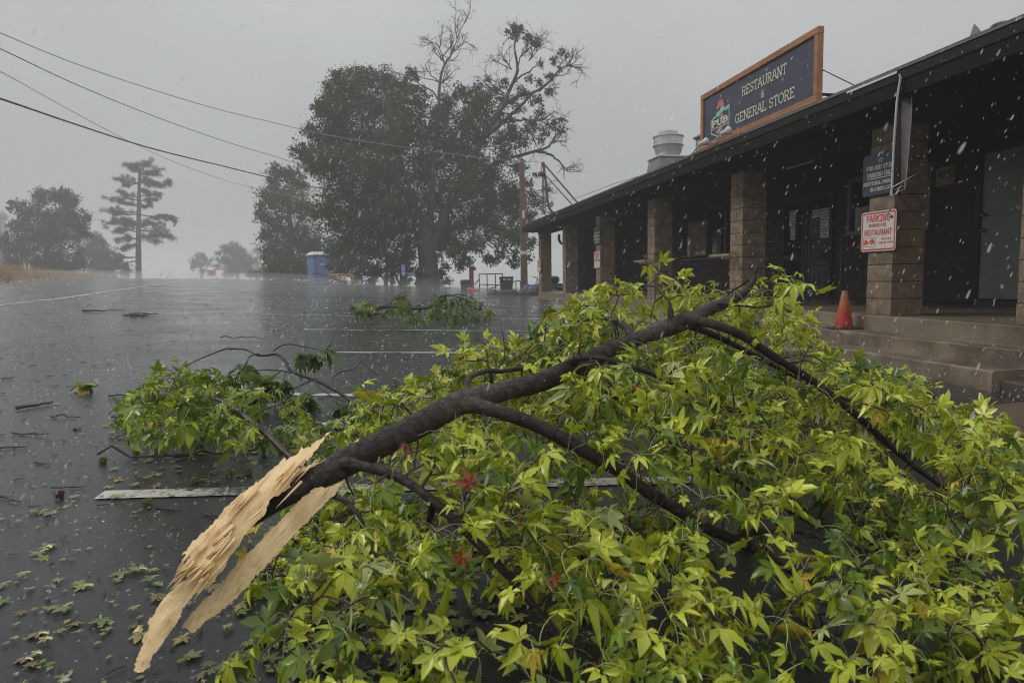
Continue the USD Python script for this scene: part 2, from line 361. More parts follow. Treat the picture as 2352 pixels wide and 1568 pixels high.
plain('white_door', (.23, .26, .235), .4, .14, 2.5, dirt=((.17, .18, .15), 1.3))
plain('door_sill', (.03, .03, .028), .5)
plain('metal_knob', (.25, .23, .20), .25, metallic=1.0)
plain('cardboard', (.22, .175, .105), .7, .12, 4)
plain('paper', (.60, .61, .60), .5, .06, 10)
plain('paper_print', (.16, .16, .17), .5)
plain('plywood', (.30, .20, .10), .55, .25, 3, stretch=(1, 1, 8))
plain('sign_ink', (.03, .03, .03), .5)
plain('wooden_bar', (.30, .19, .10), .5, .25, 8)
plain('rail_iron', (.014, .014, .015), .4)
plain('sign_navy', (.034, .036, .064), .42, .18, 3)
plain('sign_cream', (.62, .60, .48), .5, .06)
plain('cedar_frame', (.33, .14, .052), .45, .38, 3.5, .3, 40, stretch=(2, 2, 9), dirt=((.20, .075, .03), 2.5))
plain('logo_red', (.55, .13, .10), .5, .05); plain('logo_mint', (.24, .50, .40), .5, .05); plain('logo_wave', (.24, .08, .10), .5, .05)
plain('sign_white', (.60, .585, .54), .35, .06, 3); plain('sign_red', (.55, .05, .035), .4, .08)
plain('galvanised', (.50, .50, .49), .38, .14, 3.5, .15, 12, metallic=.55)
plain('curb_metal', (.20, .205, .21), .5, .2, 3)
plain('lamp_metal', (.55, .54, .52), .4, .12); plain('bulb_glass', (.62, .60, .57), .2, .05)
plain('gutter_brown', (.035, .014, .013), .35, .25, 6); plain('gutter_inside', (.29, .26, .27), .4, .15, 8); plain('gutter_edge', (.50, .49, .48), .35, .1)
plain('broken_white', (.72, .71, .68), .4)
plain('rust_pipe', (.10, .045, .035), .6, .4, 6, .3, 40)
plain('pole_wood', (.11, .065, .045), .7, .35, 6, .4, 25, stretch=(4, 4, .6))
plain('cable', (.02, .02, .02), .5); plain('cable_grey', (.34, .34, .34), .3)
plain('potty_blue', (.085, .175, .36), .4, .15, 2); plain('potty_white', (.62, .65, .67), .4, .05); plain('potty_vent', (.03, .07, .17), .5)
plain('yellow_paint', (.58, .33, .03), .45, .15, 5); plain('blue_sign', (.15, .21, .48), .4, .05)
plain('steel_rail', (.07, .07, .07), .45, .2); plain('bin_plastic', (.025, .028, .03), .45, .2); plain('red_wood', (.15, .028, .022), .55, .3, 4, island=.15)
plain('red_plastic', (.45, .055, .05), .4, .1); plain('blue_tarp', (.04, .045, .13), .4, .3, 4); plain('green_plastic', (.02, .12, .08), .4, .2)
plain('orange_sign', (.70, .27, .05), .5, .05); plain('reflector_post', (.45, .46, .47), .5, .15)
mat('cone_orange', {'g': ('geometry', {}), 'o': ('texture_coordinate', {}), 'x': ('separate_xyz', {}), 'r': ('rgb_ramp', {'ramp': [(0, (.26, .02, .010)), (.10, (.46, .03, .010)), (.20, (.50, .055, .014)), (.30, (.46, .12, .035)), (.43, (.42, .18, .08)), (1, (.4, .18, .08))]}),
    'n': ('noise_texture', {'scale': 30.0, 'detail': 6.0, 'roughness': .75}), 'dr': ('map_range', {'from_min': .50, 'from_max': .66, 'clamp': True, 'to_max': .9}), 'm': ('mix_color', {'b': (.04, .015, .012)}), 'p': ('principled_bsdf', {'roughness': .4})},
    [('o.object', 'x.vector'), ('x.z', 'r.fac'), ('g.position', 'n.vector'), ('n.fac', 'dr.value'), ('dr.result', 'm.fac'), ('r.color', 'm.a'), ('m.result', 'p.base_color')])
plain('cone_base', (.05, .022, .02), .5, .3, 12)
mat('window_glass', {'t': ('transparent_bsdf', {'color': (.55, .6, .6)}), 'gl': ('glossy_bsdf', {'color': (.9, .95, .95), 'roughness': .02}), 'f': ('fresnel', {'IOR': 1.5}), 'm': ('mix_closure', {})}, [('f.fac', 'm.fac'), ('t.BSDF', 'm.closure1'), ('gl.BSDF', 'm.closure2')], surface='m.closure')
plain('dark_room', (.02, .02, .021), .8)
# bark, wood, leaves
mat('wet_bark', {'g': ('geometry', {}), 'n': ('noise_texture', {'scale': 24.0, 'detail': 8.0, 'roughness': .7, 'distortion': .8}), 'n2': ('noise_texture', {'scale': 3.5, 'detail': 4.0}), 'vo': ('voronoi_texture', {'scale': 26.0, 'feature': 'distance_to_edge', 'randomness': 1.0}),
    'dv': ('vector_math', {'math_type': 'multiply_add', 'vector2': (.06, .06, .06)}), 'cr': ('map_range', {'from_min': 0.0, 'from_max': .09, 'to_min': 0.0, 'to_max': 1.0, 'clamp': True}),
    'a': ('math', {'math_type': 'multiply_add', 'value2': .6}), 'r': ('rgb_ramp', {'ramp': [(.45, (.010, .007, .006)), (.68, (.026, .018, .016)), (.85, (.040, .029, .026)), (1.0, (.085, .066, .060))]}),
    'h': ('math', {'math_type': 'multiply_add', 'value2': .30}), 'b': ('bump', {'strength': 1.0, 'distance': .009}), 'p': ('principled_bsdf', {'roughness': .42, 'specular_ior_level': .28})},
    [('g.position', 'n.vector'), ('g.position', 'n2.vector'), ('n.color', 'dv.vector1'), ('g.position', 'dv.vector3'), ('dv.vector', 'vo.vector'), ('vo.distance', 'cr.value'), ('n.fac', 'a.value1'), ('n2.fac', 'a.value3'), ('a.value', 'r.fac'), ('r.color', 'p.base_color'), ('cr.result', 'h.value1'), ('n.fac', 'h.value3'), ('h.value', 'b.height'), ('b.normal', 'p.normal')])
plain('twig_bark', (.036, .019, .015), .4, .4, 15, .3, 80)
plain('dark_bark', (.030, .026, .024), .55, .4, 6, .5, 25)
plain('far_bark', (.045, .035, .03), .8, .3, 3)
def wood(name, col, dark):
    g = WGRAIN
    mat(name, {'g': ('geometry', {}), 'mp': ('mapping', {'mapping_type': 'texture', 'rotation': g, 'scale': (1 / 5, 1 / 75, 1 / 75)}), 'n': ('noise_texture', {'scale': 1.0, 'detail': 6.0, 'roughness': .65, 'distortion': .3}), 'n2': ('noise_texture', {'scale': 7.0, 'detail': 4.0}),
        'r': ('rgb_ramp', {'ramp': [(.28, dark), (.45, col), (.8, tuple(min(1, c * 1.18) for c in col))]}), 'dr': ('map_range', {'from_min': .60, 'from_max': .78, 'clamp': True, 'to_max': .5}), 'm': ('mix_color', {'b': dark}),
        'b': ('bump', {'strength': .9, 'distance': .006}), 'p': ('principled_bsdf', {'roughness': .5, 'specular_ior_level': .35})},
        [('g.position', 'mp.vector'), ('mp.vector', 'n.vector'), ('g.position', 'n2.vector'), ('n.fac', 'r.fac'), ('n2.fac', 'dr.value'), ('r.color', 'm.a'), ('dr.result', 'm.fac'), ('m.result', 'p.base_color'), ('n.fac', 'b.height'), ('b.normal', 'p.normal')])
def leafmat(name, col, trans, rough=.38, var=.22, island=0.0, tmix=.35):
    col = np.array(col); tr = np.array(trans)
    nodes = {'g': ('geometry', {}), 'n': ('noise_texture', {'scale': 16.0, 'detail': 4.0}), 'r': ('rgb_ramp', {'ramp': [(.3, tuple(col * (1 - var))), (.7, tuple(np.minimum(col * (1 + var), 1)))]}),
             'p': ('principled_bsdf', {'roughness': rough, 'specular_ior_level': .5}), 't': ('translucent_bsdf', {}), 'ts': ('mix_color', {'blend_type': 'multiply', 'fac': 1.0, 'b': tuple(tr / np.maximum(col, 1e-3)), 'use_clamp': False}), 'm': ('mix_closure', {'fac': tmix})}
    links = [('g.position', 'n.vector'), ('n.fac', 'r.fac')]; last = 'r.color'
    if island:
        nodes |= {'hs': ('hsv', {'saturation': 1.0, 'fac': 1.0}), 'ir': ('map_range', {'to_min': 1 - island, 'to_max': 1 + island})}
        links += [('g.random_per_island', 'ir.value'), ('ir.result', 'hs.value'), (last, 'hs.color')]; last = 'hs.color'
    links += [(last, 'p.base_color'), (last, 'ts.a'), ('ts.result', 't.color'), ('p.BSDF', 'm.closure1'), ('t.BSDF', 'm.closure2')]
    mat(name, nodes, links, surface='m.closure')
LEAFM = ['leaf_lime', 'leaf_bright', 'leaf_green', 'leaf_pale', 'leaf_yellow', 'leaf_red', 'leaf_deep']
leafmat('leaf_lime', (.38, .44, .034), (.40, .47, .03), tmix=.14, rough=.22); leafmat('leaf_bright', (.52, .56, .055), (.5, .52, .05), tmix=.14, rough=.22); leafmat('leaf_green', (.19, .28, .03), (.28, .35, .03), tmix=.14, rough=.22)
leafmat('leaf_pale', (.38, .42, .14), (.34, .40, .10), tmix=.15, rough=.35); leafmat('leaf_yellow', (.52, .41, .04), (.5, .42, .05), tmix=.2); leafmat('leaf_red', (.27, .062, .022), (.3, .06, .02), tmix=.15, var=.6); leafmat('leaf_deep', (.10, .15, .022), (.14, .22, .03), tmix=.14, rough=.24)
leafmat('petiole', (.50, .52, .20), (.4, .42, .15), tmix=.15)
leafmat('oak_leaf_wet', (.085, .145, .032), (.13, .21, .03)); leafmat('oak_leaf_olive', (.16, .19, .04), (.22, .25, .04))
leafmat('litter_green', (.165, .195, .06), (.2, .26, .05), rough=.3, tmix=.1); leafmat('litter_yellow', (.28, .25, .08), (.4, .3, .05), rough=.3, tmix=.1); leafmat('litter_tan', (.17, .115, .06), (.3, .2, .1), rough=.35, tmix=.05)
leafmat('oak_foliage', (.072, .105, .026), (.05, .08, .02), rough=.5, island=.45, tmix=.25); leafmat('oak_foliage_light', (.115, .155, .036), (.07, .10, .03), rough=.5, island=.45, tmix=.25)
leafmat('bush_foliage', (.085, .105, .03), (.10, .13, .03), rough=.5, island=.5, tmix=.25); leafmat('far_foliage', (.05, .062, .03), (.05, .06, .03), rough=.7, island=.4, tmix=.2)
leafmat('pine_needles', (.038, .05, .028), (.04, .05, .03), rough=.6, island=.4, tmix=.1)
plain('seed_ball', (.15, .14, .035), .7, .4, 60, .8, 90); plain('seed_ball_brown', (.08, .03, .02), .7, .4, 60, .8, 90)
mat('rain_drop', {'t': ('transparent_bsdf', {}), 'd': ('principled_bsdf', {'base_color': (.85, .87, .88), 'roughness': .15, 'transmission_weight': .25, 'ior': 1.33}), 'm': ('mix_closure', {'fac': .20})}, [('t.BSDF', 'm.closure1'), ('d.BSDF', 'm.closure2')], surface='m.closure')
mat('splash_water', {'p': ('principled_bsdf', {'base_color': (.9, .92, .93), 'roughness': .03, 'transmission_weight': .96, 'ior': 1.33})}, [])
mat('mist', {'v': ('principled_volume', {'color': (.97, .98, .985), 'density': HAZE_DENSITY, 'anisotropy': .2})}, [], surface=None, volume='v.volume')

# ------------------------------------------------------------------ ground, road, markings, haze
def axis(lo, hi, fine, c=0.0):
    out = [c]; s = fine
    while out[-1] < hi: out.append(out[-1] + s); s *= 1.035 if out[-1] - c > 8 else 1.0
    neg = [c]; s = fine
    while neg[-1] > lo: neg.append(neg[-1] - s); s *= 1.035 if c - neg[-1] > 8 else 1.0
    return np.array(sorted(set(out + neg)))
single('ground', grid(np.r_[np.linspace(-700, -62, 24), np.linspace(-60, 40, 81), np.linspace(44, 700, 24)], np.r_[np.linspace(-500, -12, 14), np.linspace(-10, 110, 97), np.linspace(116, 700, 24)], lambda x, y: gz(x, y) - 0.05), 'soil', kind='structure')
single('parking_lot', grid(axis(-46, 9.5, .35), axis(-6, 92, .35, 2.0), gz), 'wet_asphalt', kind='structure', smooth=True)
edge = np.array([(-20.6, 20), (-21.5, 29), (-25.5, 38), (-30, 47), (-34, 60), (-36, 80)])
def bank_z(x, y):
    ex = np.interp(y, edge[:, 1], edge[:, 0]); d = ex - x
    return gz(x, y) - .03 + np.clip(d, -1, 30) * .10 * (1 + .0 * d) + .25 * (meshkit.fbm(np.stack([x * .3, y * .3, 0 * x], -1), 3, 5) - .5) * np.clip(d, 0, 2)
single('grass_bank', grid(np.linspace(-60, -18, 70), np.linspace(20, 80, 80), bank_z), 'bank_grass', kind='structure', smooth=True)
# dry grass blades on the bank: nobody could count them
gx, gy = rng.uniform(-48, -20, 26000), rng.uniform(22, 62, 26000)
dd = np.interp(gy, edge[:, 1], edge[:, 0]) - gx; keep = (dd > .15) & (rng.random(len(gx)) < np.clip(1.3 - dd / 18, .2, 1)); gx, gy = gx[keep], gy[keep]
gh, ga = rng.uniform(.2, .5, len(gx)), rng.uniform(0, 6.28, len(gx)); base = np.c_[gx, gy, bank_z(gx, gy) - .02]
wv = np.c_[np.cos(ga), np.sin(ga), 0 * ga] * .035; tipv = base + np.c_[rng.normal(.1, .12, len(gx)), rng.normal(0, .12, len(gx)), gh]
v = np.stack([base - wv, base + wv, tipv], 1).reshape(-1, 3)
single('dry_grass', trimesh.Trimesh(v, np.arange(len(v)).reshape(-1, 3), process=False), 'dry_grass', 'tall dry straw-coloured grass on the bank left of the road', 'grass', kind='stuff')
for (a, b, w) in [((229, 1138), (1600, 1102), .10), ((552, 904), (1560, 921), .10), ((766, 809.5), (1500, 812), .10), ((697, 757), (1420, 762), .10), ((600, 722), (1400, 736), .10), ((1050, 706), (1330, 707), .10), ((1010, 694), (1300, 697), .10)]:
    p0, p1 = hit(*a), hit(*b)
    single('parking_line', strip(np.linspace(p0, p1, 40), w, .005), 'line_paint', kind='structure')
single('road_edge_line', strip(spline([hit(-420, 758), hit(-200, 727), hit(0, 701), hit(128, 686.5), hit(269, 666.6), hit(426, 643.6)], 60), .14, .005), 'road_paint', kind='structure')
hz = trimesh.creation.box([1420, 1420, 46]); hz.apply_translation([0, 0, 23 - 26]); single('haze', hz, 'mist', 'thin rain haze filling the air', 'haze', kind='stuff')
# spray thrown up by the downpour: a low layer of mist that thickens along the road
mat('spray', {'v': ('principled_volume', {'color': (.98, .985, .99), 'density': .011, 'anisotropy': 0.0})}, [], surface=None, volume='v.volume')
sx_, sy_ = np.linspace(-44, 8, 40), np.linspace(11, 90, 60)
top_ = lambda x, y: gz(x, y) + .03 + .52 * sstep(8, 42, y) * sstep(8.5, 1, x + .17 * y)
tm_, bm_ = grid(sx_, sy_, top_), grid(sx_, sy_, lambda x, y: gz(x, y) + .012); n0 = len(tm_.vertices); m_y = len(sy_)
ring_ = [i * m_y for i in range(40)] + [39 * m_y + j for j in range(1, m_y)] + [i * m_y + m_y - 1 for i in range(38, -1, -1)] + [j for j in range(m_y - 2, 0, -1)]
side_ = [f for a_, b_ in zip(ring_, ring_[1:] + ring_[:1]) for f in ((a_, n0 + a_, n0 + b_), (a_, n0 + b_, b_))]
single('spray_mist', trimesh.Trimesh(np.vstack([tm_.vertices, bm_.vertices]), np.vstack([tm_.faces, bm_.faces[:, ::-1] + n0, side_]), process=False), 'spray', 'pale spray mist hanging low over the road in the downpour', 'mist', kind='stuff')
pad = [hit(2188, 990), hit(2250, 938), hit(2352, 926), hit(2500, 918), hit(2560, 1010), hit(2352, 1040)]
pp = shapely.segmentize(Polygon([(p[0], p[1]) for p in pad]), .2)
pm = trimesh.creation.extrude_polygon(pp, .05, engine='earcut'); pv = np.array(pm.vertices); pv[:, 2] += gz(pv[:, 0], pv[:, 1]) - .035
single('concrete_pad', trimesh.Trimesh(pv, pm.faces, process=False), 'pad_concrete', kind='structure')

# ------------------------------------------------------------------ restaurant building (local x away from the lot, local y along the facade)
PZ, XF, XW, XE = .42, 5.56, 8.56, 4.95
YEND = max(bY(1206, XE, 2.9), 25.75); EZ = bZ(38, XE, bY(2352, XE, 2.9))
bld = T('restaurant_building', 'long low dark red restaurant with a deep porch on tan block pillars', 'building', (0, 0, 0), BROT)
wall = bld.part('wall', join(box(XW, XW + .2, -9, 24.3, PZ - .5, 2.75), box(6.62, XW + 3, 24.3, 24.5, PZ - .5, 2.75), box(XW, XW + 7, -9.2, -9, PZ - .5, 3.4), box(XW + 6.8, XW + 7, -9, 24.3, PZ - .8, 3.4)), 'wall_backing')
ops = [(bY(1912, XW), bY(1798, XW), PZ, 2.52), (15.95, 18.95, 1.42, 2.62), (9.72, 11.65, 1.66, 2.62), (7.55, 8.72, PZ, 2.66)]
row = 0.0
for k in range(13):
    z0, z1 = PZ + .03 + k * .176, PZ + .03 + k * .176 + .17
    cuts = sorted([(a - .06, b + .06) for a, b, c, d in ops if z1 > c - .05 and z0 < d + .05])
    y = 1.0; segs = []
    for a, b in cuts + [(24.28, 99)]:
        if a > y: segs.append((y, min(a, 24.28)))
        y = max(y, b)
    for a, b in segs:
        n = max(1, int((b - a) / 4.2)); e = np.linspace(a, b, n + 1)
        for q in range(n):
            v = np.array([[XW - .035, 0, z0], [XW - .012, 0, z1 + .012], [XW, 0, z1 + .012], [XW, 0, z0]])
            ring = [v + [0, e[q] + .002, 0], v + [0, e[q + 1] - .002, 0]]
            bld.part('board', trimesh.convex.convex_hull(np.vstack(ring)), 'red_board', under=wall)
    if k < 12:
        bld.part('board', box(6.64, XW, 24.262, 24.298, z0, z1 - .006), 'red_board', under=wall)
bld.part('porch_deck', cbox(XF - .06, XW + .1, -9, YEND - .3, -.4, PZ, .015), 'porch_concrete')
ys2 = bY(2288, 4.87, .11)
def curbstep(x0, x1, y0, y1, z1, seed):
    ys = np.linspace(y0, y1, 260); prof = np.array([[x1, z1 - .7], [x0, z1 - .7], [x0, z1 - .016], [x0 + .016, z1], [x1, z1]])
    v = np.zeros((len(ys), 5, 3)); v[:, :, 0] = prof[:, 0]; v[:, :, 2] = prof[:, 1]; v[:, :, 1] = ys[:, None]
    nn = meshkit.fbm(np.c_[ys * 3.4, ys * 0 + seed, ys * 0], 4, seed) - .5
    v[:, 2:4, 2] += nn[:, None] * .022; v[:, 1:3, 0] += nn[:, None] * .030; v[:, 2, 2] -= np.where(nn > .13, (nn - .13) * .16, 0); v[:, 3, 0] += np.where(nn > .13, (nn - .13) * .22, 0)
    i, j = np.meshgrid(np.arange(len(ys) - 1), np.arange(4), indexing='ij')
    q = np.stack([i * 5 + j, i * 5 + j + 1, (i + 1) * 5 + j + 1, (i + 1) * 5 + j], -1).reshape(-1, 4)
    m = trimesh.Trimesh(v.reshape(-1, 3), np.vstack([q[:, [0, 1, 2]], q[:, [0, 2, 3]], [[0, 1, 2], [0, 2, 3], [0, 3, 4]]]), process=False)
    return m
bld.part('step', curbstep(5.17, XF - .055, -9, YEND - .6, .245, 3), 'wet_concrete')
bld.part('step', curbstep(4.84, 5.175, ys2, 19.5, .095, 8), 'wet_concrete')
bld.part('step_block', cbox(4.90, 5.172, 3.6, ys2 - .01, -.35, .02, .02), 'mortar')
roofv = lambda x: EZ + .27 * (x - XE)
rf = []
for y in (-9.4, YEND): rf += [[XE, y, EZ - .085], [XE, y, EZ], [12.2, y, roofv(12.2)], [12.2, y, roofv(12.2) - .085]]
roof = bld.part('roof', trimesh.convex.convex_hull(np.array(rf)), 'roof_felt')
bld.part('drip_edge', join(box(XE - .022, XE - .002, -9.4, YEND + .01, EZ - .02, EZ + .012), box(XE - .022, XE + .1, -9.4, YEND + .01, EZ + .002, EZ + .012)), 'drip_metal', under=roof)
bld.part('fascia', box(XE + .004, XE + .05, -9.4, YEND, EZ - .26, EZ - .088), 'dark_wood', under=roof)
bld.part('fascia_trim', box(XE - .012, XE + .003, -9.4, YEND, EZ - .115, EZ - .03), 'fascia_trim', under=roof)
bld.part('soffit', box(XE + .05, XW, -9.4, YEND - .02, 2.735, 2.765), 'dark_wood', under=roof)
for y in np.arange(-3.6, YEND - .3, 1.2): bld.part('rafter', box(XE + .06, XF - .02, y, y + .06, 2.62, 2.733), 'dark_wood', under=roof)
bld.part('beam', box(XF - .02, XF + .36, -9.2, YEND - .2, 2.565, 2.733), 'dark_wood')
bld.part('end_gable', trimesh.convex.convex_hull(np.array([[XE + .1, y, 2.77] for y in (YEND - .12, YEND - .06)] + [[12, y, 2.77] for y in (YEND - .12, YEND - .06)] + [[XE + .1, y, EZ - .09] for y in (YEND - .12, YEND - .06)] + [[12, y, roofv(12) - .09] for y in (YEND - .12, YEND - .06)])), 'dark_wood')
# pillars, block by block
PYS = [bY(p, XF, PZ) for p in (1243.5, 1300, 1379.5, 1503, 1703, 2045)] + [4.88, 1.2, -2.4]
def block(x0, x1, y0, y1, z0, z1, seed):
    m = trimesh.creation.box([x1 - x0, y1 - y0, z1 - z0]); m = m.subdivide(); v = np.array(m.vertices)
    s = np.array([x1 - x0, y1 - y0, z1 - z0]) / 2; nrm = v / s
    r = np.random.default_rng(seed); inner = (np.abs(nrm) > .99).sum(1) == 1
    amp = np.where(inner, .024, .004)[:, None]
    v = v + np.where(np.abs(nrm) > .99, np.sign(nrm), 0) * amp * r.uniform(-.3, 1.0, (len(v), 1)) * np.array([1, 1, .15])
    return trimesh.Trimesh(v + [(x0 + x1) / 2, (y0 + y1) / 2, (z0 + z1) / 2], m.faces, process=False)
for ip, y in enumerate(PYS):
    w = .40; core = bld.part('pillar', box(XF + .02, XF + w - .02, y + .02, y + w - .02, PZ - .01, 2.565), 'mortar')
    n = 11 if y > 4 else 2; ch = (2.563 - PZ) / n
    for c in range(n):
        a, b = PZ + c * ch + .005, PZ + (c + 1) * ch - .005; x0, x1, y0, y1 = XF, XF + w, y, y + w; g = .005
        if c % 2 == 0: parts = [(x0, x0 + .2 - g, y0, y1), (x0 + .2 + g, x1, y0, y1)]
        else: parts = [(x0, x1, y0, y0 + .2 - g), (x0, x1, y0 + .2 + g, y1)]
        for q, (p0, p1, q0, q1) in enumerate(parts): bld.part('block', block(p0, p1, q0, q1, a, b, ip * 100 + c * 2 + q), 'split_block', under=core)
for py_, yy in ((592, PYS[4]), (604, PYS[3])):
    bz = bZ(py_, XF - .12, yy + .2); bld.part('wooden_bar', cbox(XF - .28, XF - .02, yy + .12, yy + .17, bz - .025, bz + .025, .008), 'wooden_bar')
    bld.part('wooden_bar', cbox(XF - .16, XF - .11, yy + .15, yy + .85, bz + .026, bz + .07, .008), 'wooden_bar')
# doors and windows
def frame(x0, x1, y0, y1, z0, z1, w):
    return join(box(x0, x1, y0, y0 + w, z0, z1), box(x0, x1, y1 - w, y1, z0, z1), box(x0, x1, y0 + w, y1 - w, z1 - w, z1), box(x0, x1, y0 + w, y1 - w, z0, z0 + w))
(a, b, c, d) = ops[0]; mid = (a + b) / 2
fr = bld.part('door_frame', frame(XW - .08, XW + .02, a - .05, b + .05, c - .01, d + .05, .06), 'black_frame')
for q, (y0, y1) in enumerate(((a + .015, mid - .004), (mid + .004, b - .015))):
    dr = bld.part('glass_door', join(frame(XW - .07, XW - .025, y0, y1, c + .02, d - .02, .09), box(XW - .07, XW - .025, y0 + .09, y1 - .09, 1.22, 1.33)), 'black_frame')
    bld.part('pane', join(box(XW - .05, XW - .042, y0 + .09, y1 - .09, c + .11, 1.22), box(XW - .05, XW - .042, y0 + .09, y1 - .09, 1.33, d - .11)), 'window_glass', under=dr)
    bld.part('push_bar', box(XW - .13, XW - .10, y0 + .14, y1 - .14, 1.25, 1.30), 'rail_iron', under=dr)
    def sheet(px0, py0, px1, py1, m='paper'):
        ya, yb = bY(px1, XW - .076), bY(px0, XW - .076); za, zb = bZ(py1, XW - .076, ya), bZ(py0, XW - .076, ya)
        p = bld.part('notice', box(XW - .079, XW - .074, ya, yb, za, zb), m, under=dr)
        for t in range(int((zb - za) / .06)):
            bld.part('print_line', box(XW - .0815, XW - .0795, ya + .02, yb - .02 - .04 * (t % 3), zb - .05 - t * .06, zb - .035 - t * .06), 'paper_print', under=dr)
    P4 = lambda x, y: ((1560 + x / 4.2) / 1.0884, (440 + y / 4.2) / 1.0884)
    if q == 1: sheet(*P4(1722, 358), *P4(1788, 512)); sheet(*P4(1735, 520), *P4(1786, 668))
    else: sheet(*P4(1960, 345), *P4(2040, 430)); sheet(*P4(2046, 330), *P4(2135, 645))
(a, b, c, d) = ops[3]
bld.part('door_frame', frame(XW - .1, XW + .02, a - .1, b + .1, c - .01, d + .04, .11), 'black_frame')
wd = bld.part('white_door', cbox(XW - .07, XW - .02, a, b, c + .075, d - .06, .004), 'white_door', 'pale grey green slab door')
bld.part('door_sill', box(XW - .11, XW - .02, a, b, c + .001, c + .07), 'door_sill')
for zz, r in ((1.72, .035), (1.5, .032)):
    k = trimesh.creation.icosphere(2, r); k.apply_scale([1.2, 1, 1]); k.apply_translation([XW - .115, b - .08, zz]); bld.part('knob', join(k, box(XW - .1, XW - .07, b - .095, b - .065, zz - .015, zz + .015)), 'metal_knob', under=wd)
for i, (a, b, c, d) in enumerate((ops[1], ops[2])):
    wn = bld.part('window', frame(XW - .09, XW + .02, a - .04, b + .04, c - .04, d + .04, .07), 'grey_frame' if i else 'dark_wood')
    bld.part('pane', box(XW - .03, XW - .022, a + .03, b - .03, c + .03, d - .03), 'window_glass', under=wn)
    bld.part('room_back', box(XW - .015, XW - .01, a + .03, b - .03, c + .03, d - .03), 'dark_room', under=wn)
    bld.part('mullion', box(XW - .07, XW - .032, a + .55, a + .6, c + .03, d - .03), 'grey_frame', under=wn)
    bld.part('window_sill', box(XW - .14, XW - .092, a - .08, b + .08, c - .07, c - .02), 'grey_frame', under=wn)
cb = (bY(1622.6, XW - .1), bY(1580, XW - .1))
bd = bld.part('notice_board', box(XW - .12, XW - .095, cb[0], cb[1], 1.46, 2.42), 'cardboard')
for yy, zz, w_, h_, m_ in ((.75, 1.63, .3, .22, 'paper_print'), (.55, 1.95, .3, .05, 'paper_print'), (.05, 1.5, .28, .10, 'paper'), (.42, 1.5, .25, .08, 'paper'), (1.02, 1.45, .18, .55, 'paper')):
    bld.part('notice', box(XW - .125, XW - .121, cb[0] + yy, cb[0] + yy + w_, zz, zz + h_), m_, under=bd)
for px0, px1, py0, py1, xx in ((1738, 1762, 462, 497, XW - .2), ):
    pass
rl = [(7.0, yy) for yy in np.linspace(8.9, bY(1858, 7.0, .9), 3)]
rail = bld.part('railing', join([rod((x, y, PZ), (x, y, 1.48), .022, 6) for x, y in rl] + [rod((7.0, rl[0][1], z), (7.0, rl[-1][1], z), .02, 6) for z in (1.47, 1.05)]), 'rail_iron')
for y in np.linspace(rl[0][1] + .14, rl[-1][1] - .14, 11): bld.part('baluster', rod((7.0, y, PZ + .1), (7.0, y, 1.05), .009, 5), 'rail_iron', under=rail)
sx = bY(1836, 6.6, 2.5)
tube_l = bld.part('strip_light', rod((6.6, bY(1805, 6.6, 2.6), 2.68), (6.6, bY(1868, 6.6, 2.6), 2.68), .02, 6), 'lamp_metal')
# ------------------------------------------------------------------ roof sign
SX = 5.12
y0s, y1s = bY(1883, SX, 3.4), bY(1612, SX, 3.4)
zb, zt = bZ(346.5, SX, y1s), bZ(221, SX, y1s)
SL, SH = y1s - y0s, zt - zb
sg = T('roof_sign', 'large navy sign in an orange wood frame standing on the restaurant roof edge', 'sign', B(SX, y1s, zb), BROT)
# sign plane: u runs from the far end to the near end (reads left to right from the lot), w up
def onsign(m, off): return place(m, (0, -1, 0), (0, 0, 1), (-off, 0, 0))
sg.part('panel', box(0, .025, -SL + .04, -.04, .04, SH - .04), 'sign_navy')
fw_ = .085
sg.part('frame_rail', cbox(-.03, .05, -SL, 0, SH - fw_, SH, .006), 'cedar_frame'); sg.part('frame_rail', cbox(-.03, .05, -SL, 0, 0, fw_, .006), 'cedar_frame')
sg.part('frame_stile', cbox(-.028, .048, -SL + .001, -SL + fw_, fw_ + .001, SH - fw_ - .001, .006), 'cedar_frame'); sg.part('frame_stile', cbox(-.028, .048, -fw_, -.001, fw_ + .001, SH - fw_ - .001, .006), 'cedar_frame')
def word(t, cu, cw, h, width=None, mat='sign_cream', name='lettering', thing=None, fn=None, weight=.1, off=.002):
    s, w = slab_text(t, h, weight); k = 1.0 if width is None else width / w
    s = affinity.translate(affinity.scale(s, k, 1, origin=(0, 0)), cu - w * k / 2, cw)
    (thing or sg).part(name, (fn or onsign)(extrude(s, .006), off), mat)
word('RESTAURANT', SL * .60, SH * .60, SH * .155, SL * .36)
word('&', SL * .60, SH * .42, SH * .12)
word('GENERAL STORE', SL * .60, SH * .205, SH * .155, SL * .48)
# emblem: sun, mountains, shield, name, waves
lx, lw, lh = SL * .205, SL * .185, SH * .62; lz = SH * .10
E = lambda a, b: (lx + (a - .5) * lw, lz + b * lh)
sun_ = Point(*E(.52, .78)).buffer(.20 * lw * 1.05); sun_ = affinity.scale(sun_, 1.0, 1.15).intersection(Polygon([E(0, .74), E(.3, .8), E(.55, .86), E(1, .8), E(1, 1.3), E(0, 1.3)]))
sg.part('emblem_sun', onsign(extrude(sun_, .005), .002), 'logo_red')
mnt = Polygon([E(0, .56), E(.14, .64), E(.26, .66), E(.36, .75), E(.46, .74), E(.58, .86), (E(.66, .84)), E(.78, .76), E(1, .80), E(1, .70), E(.86, .66), E(.74, .70), E(.6, .66), E(.44, .63), E(.3, .6), E(.16, .58), E(0, .50)])
sg.part('emblem_mountain', onsign(extrude(mnt, .005), .003), 'logo_mint')
shield = LineString([E(0, .55), E(0, .20), E(.5, 0), E(1, .26), E(1, .78)]).buffer(.011, join_style=2)
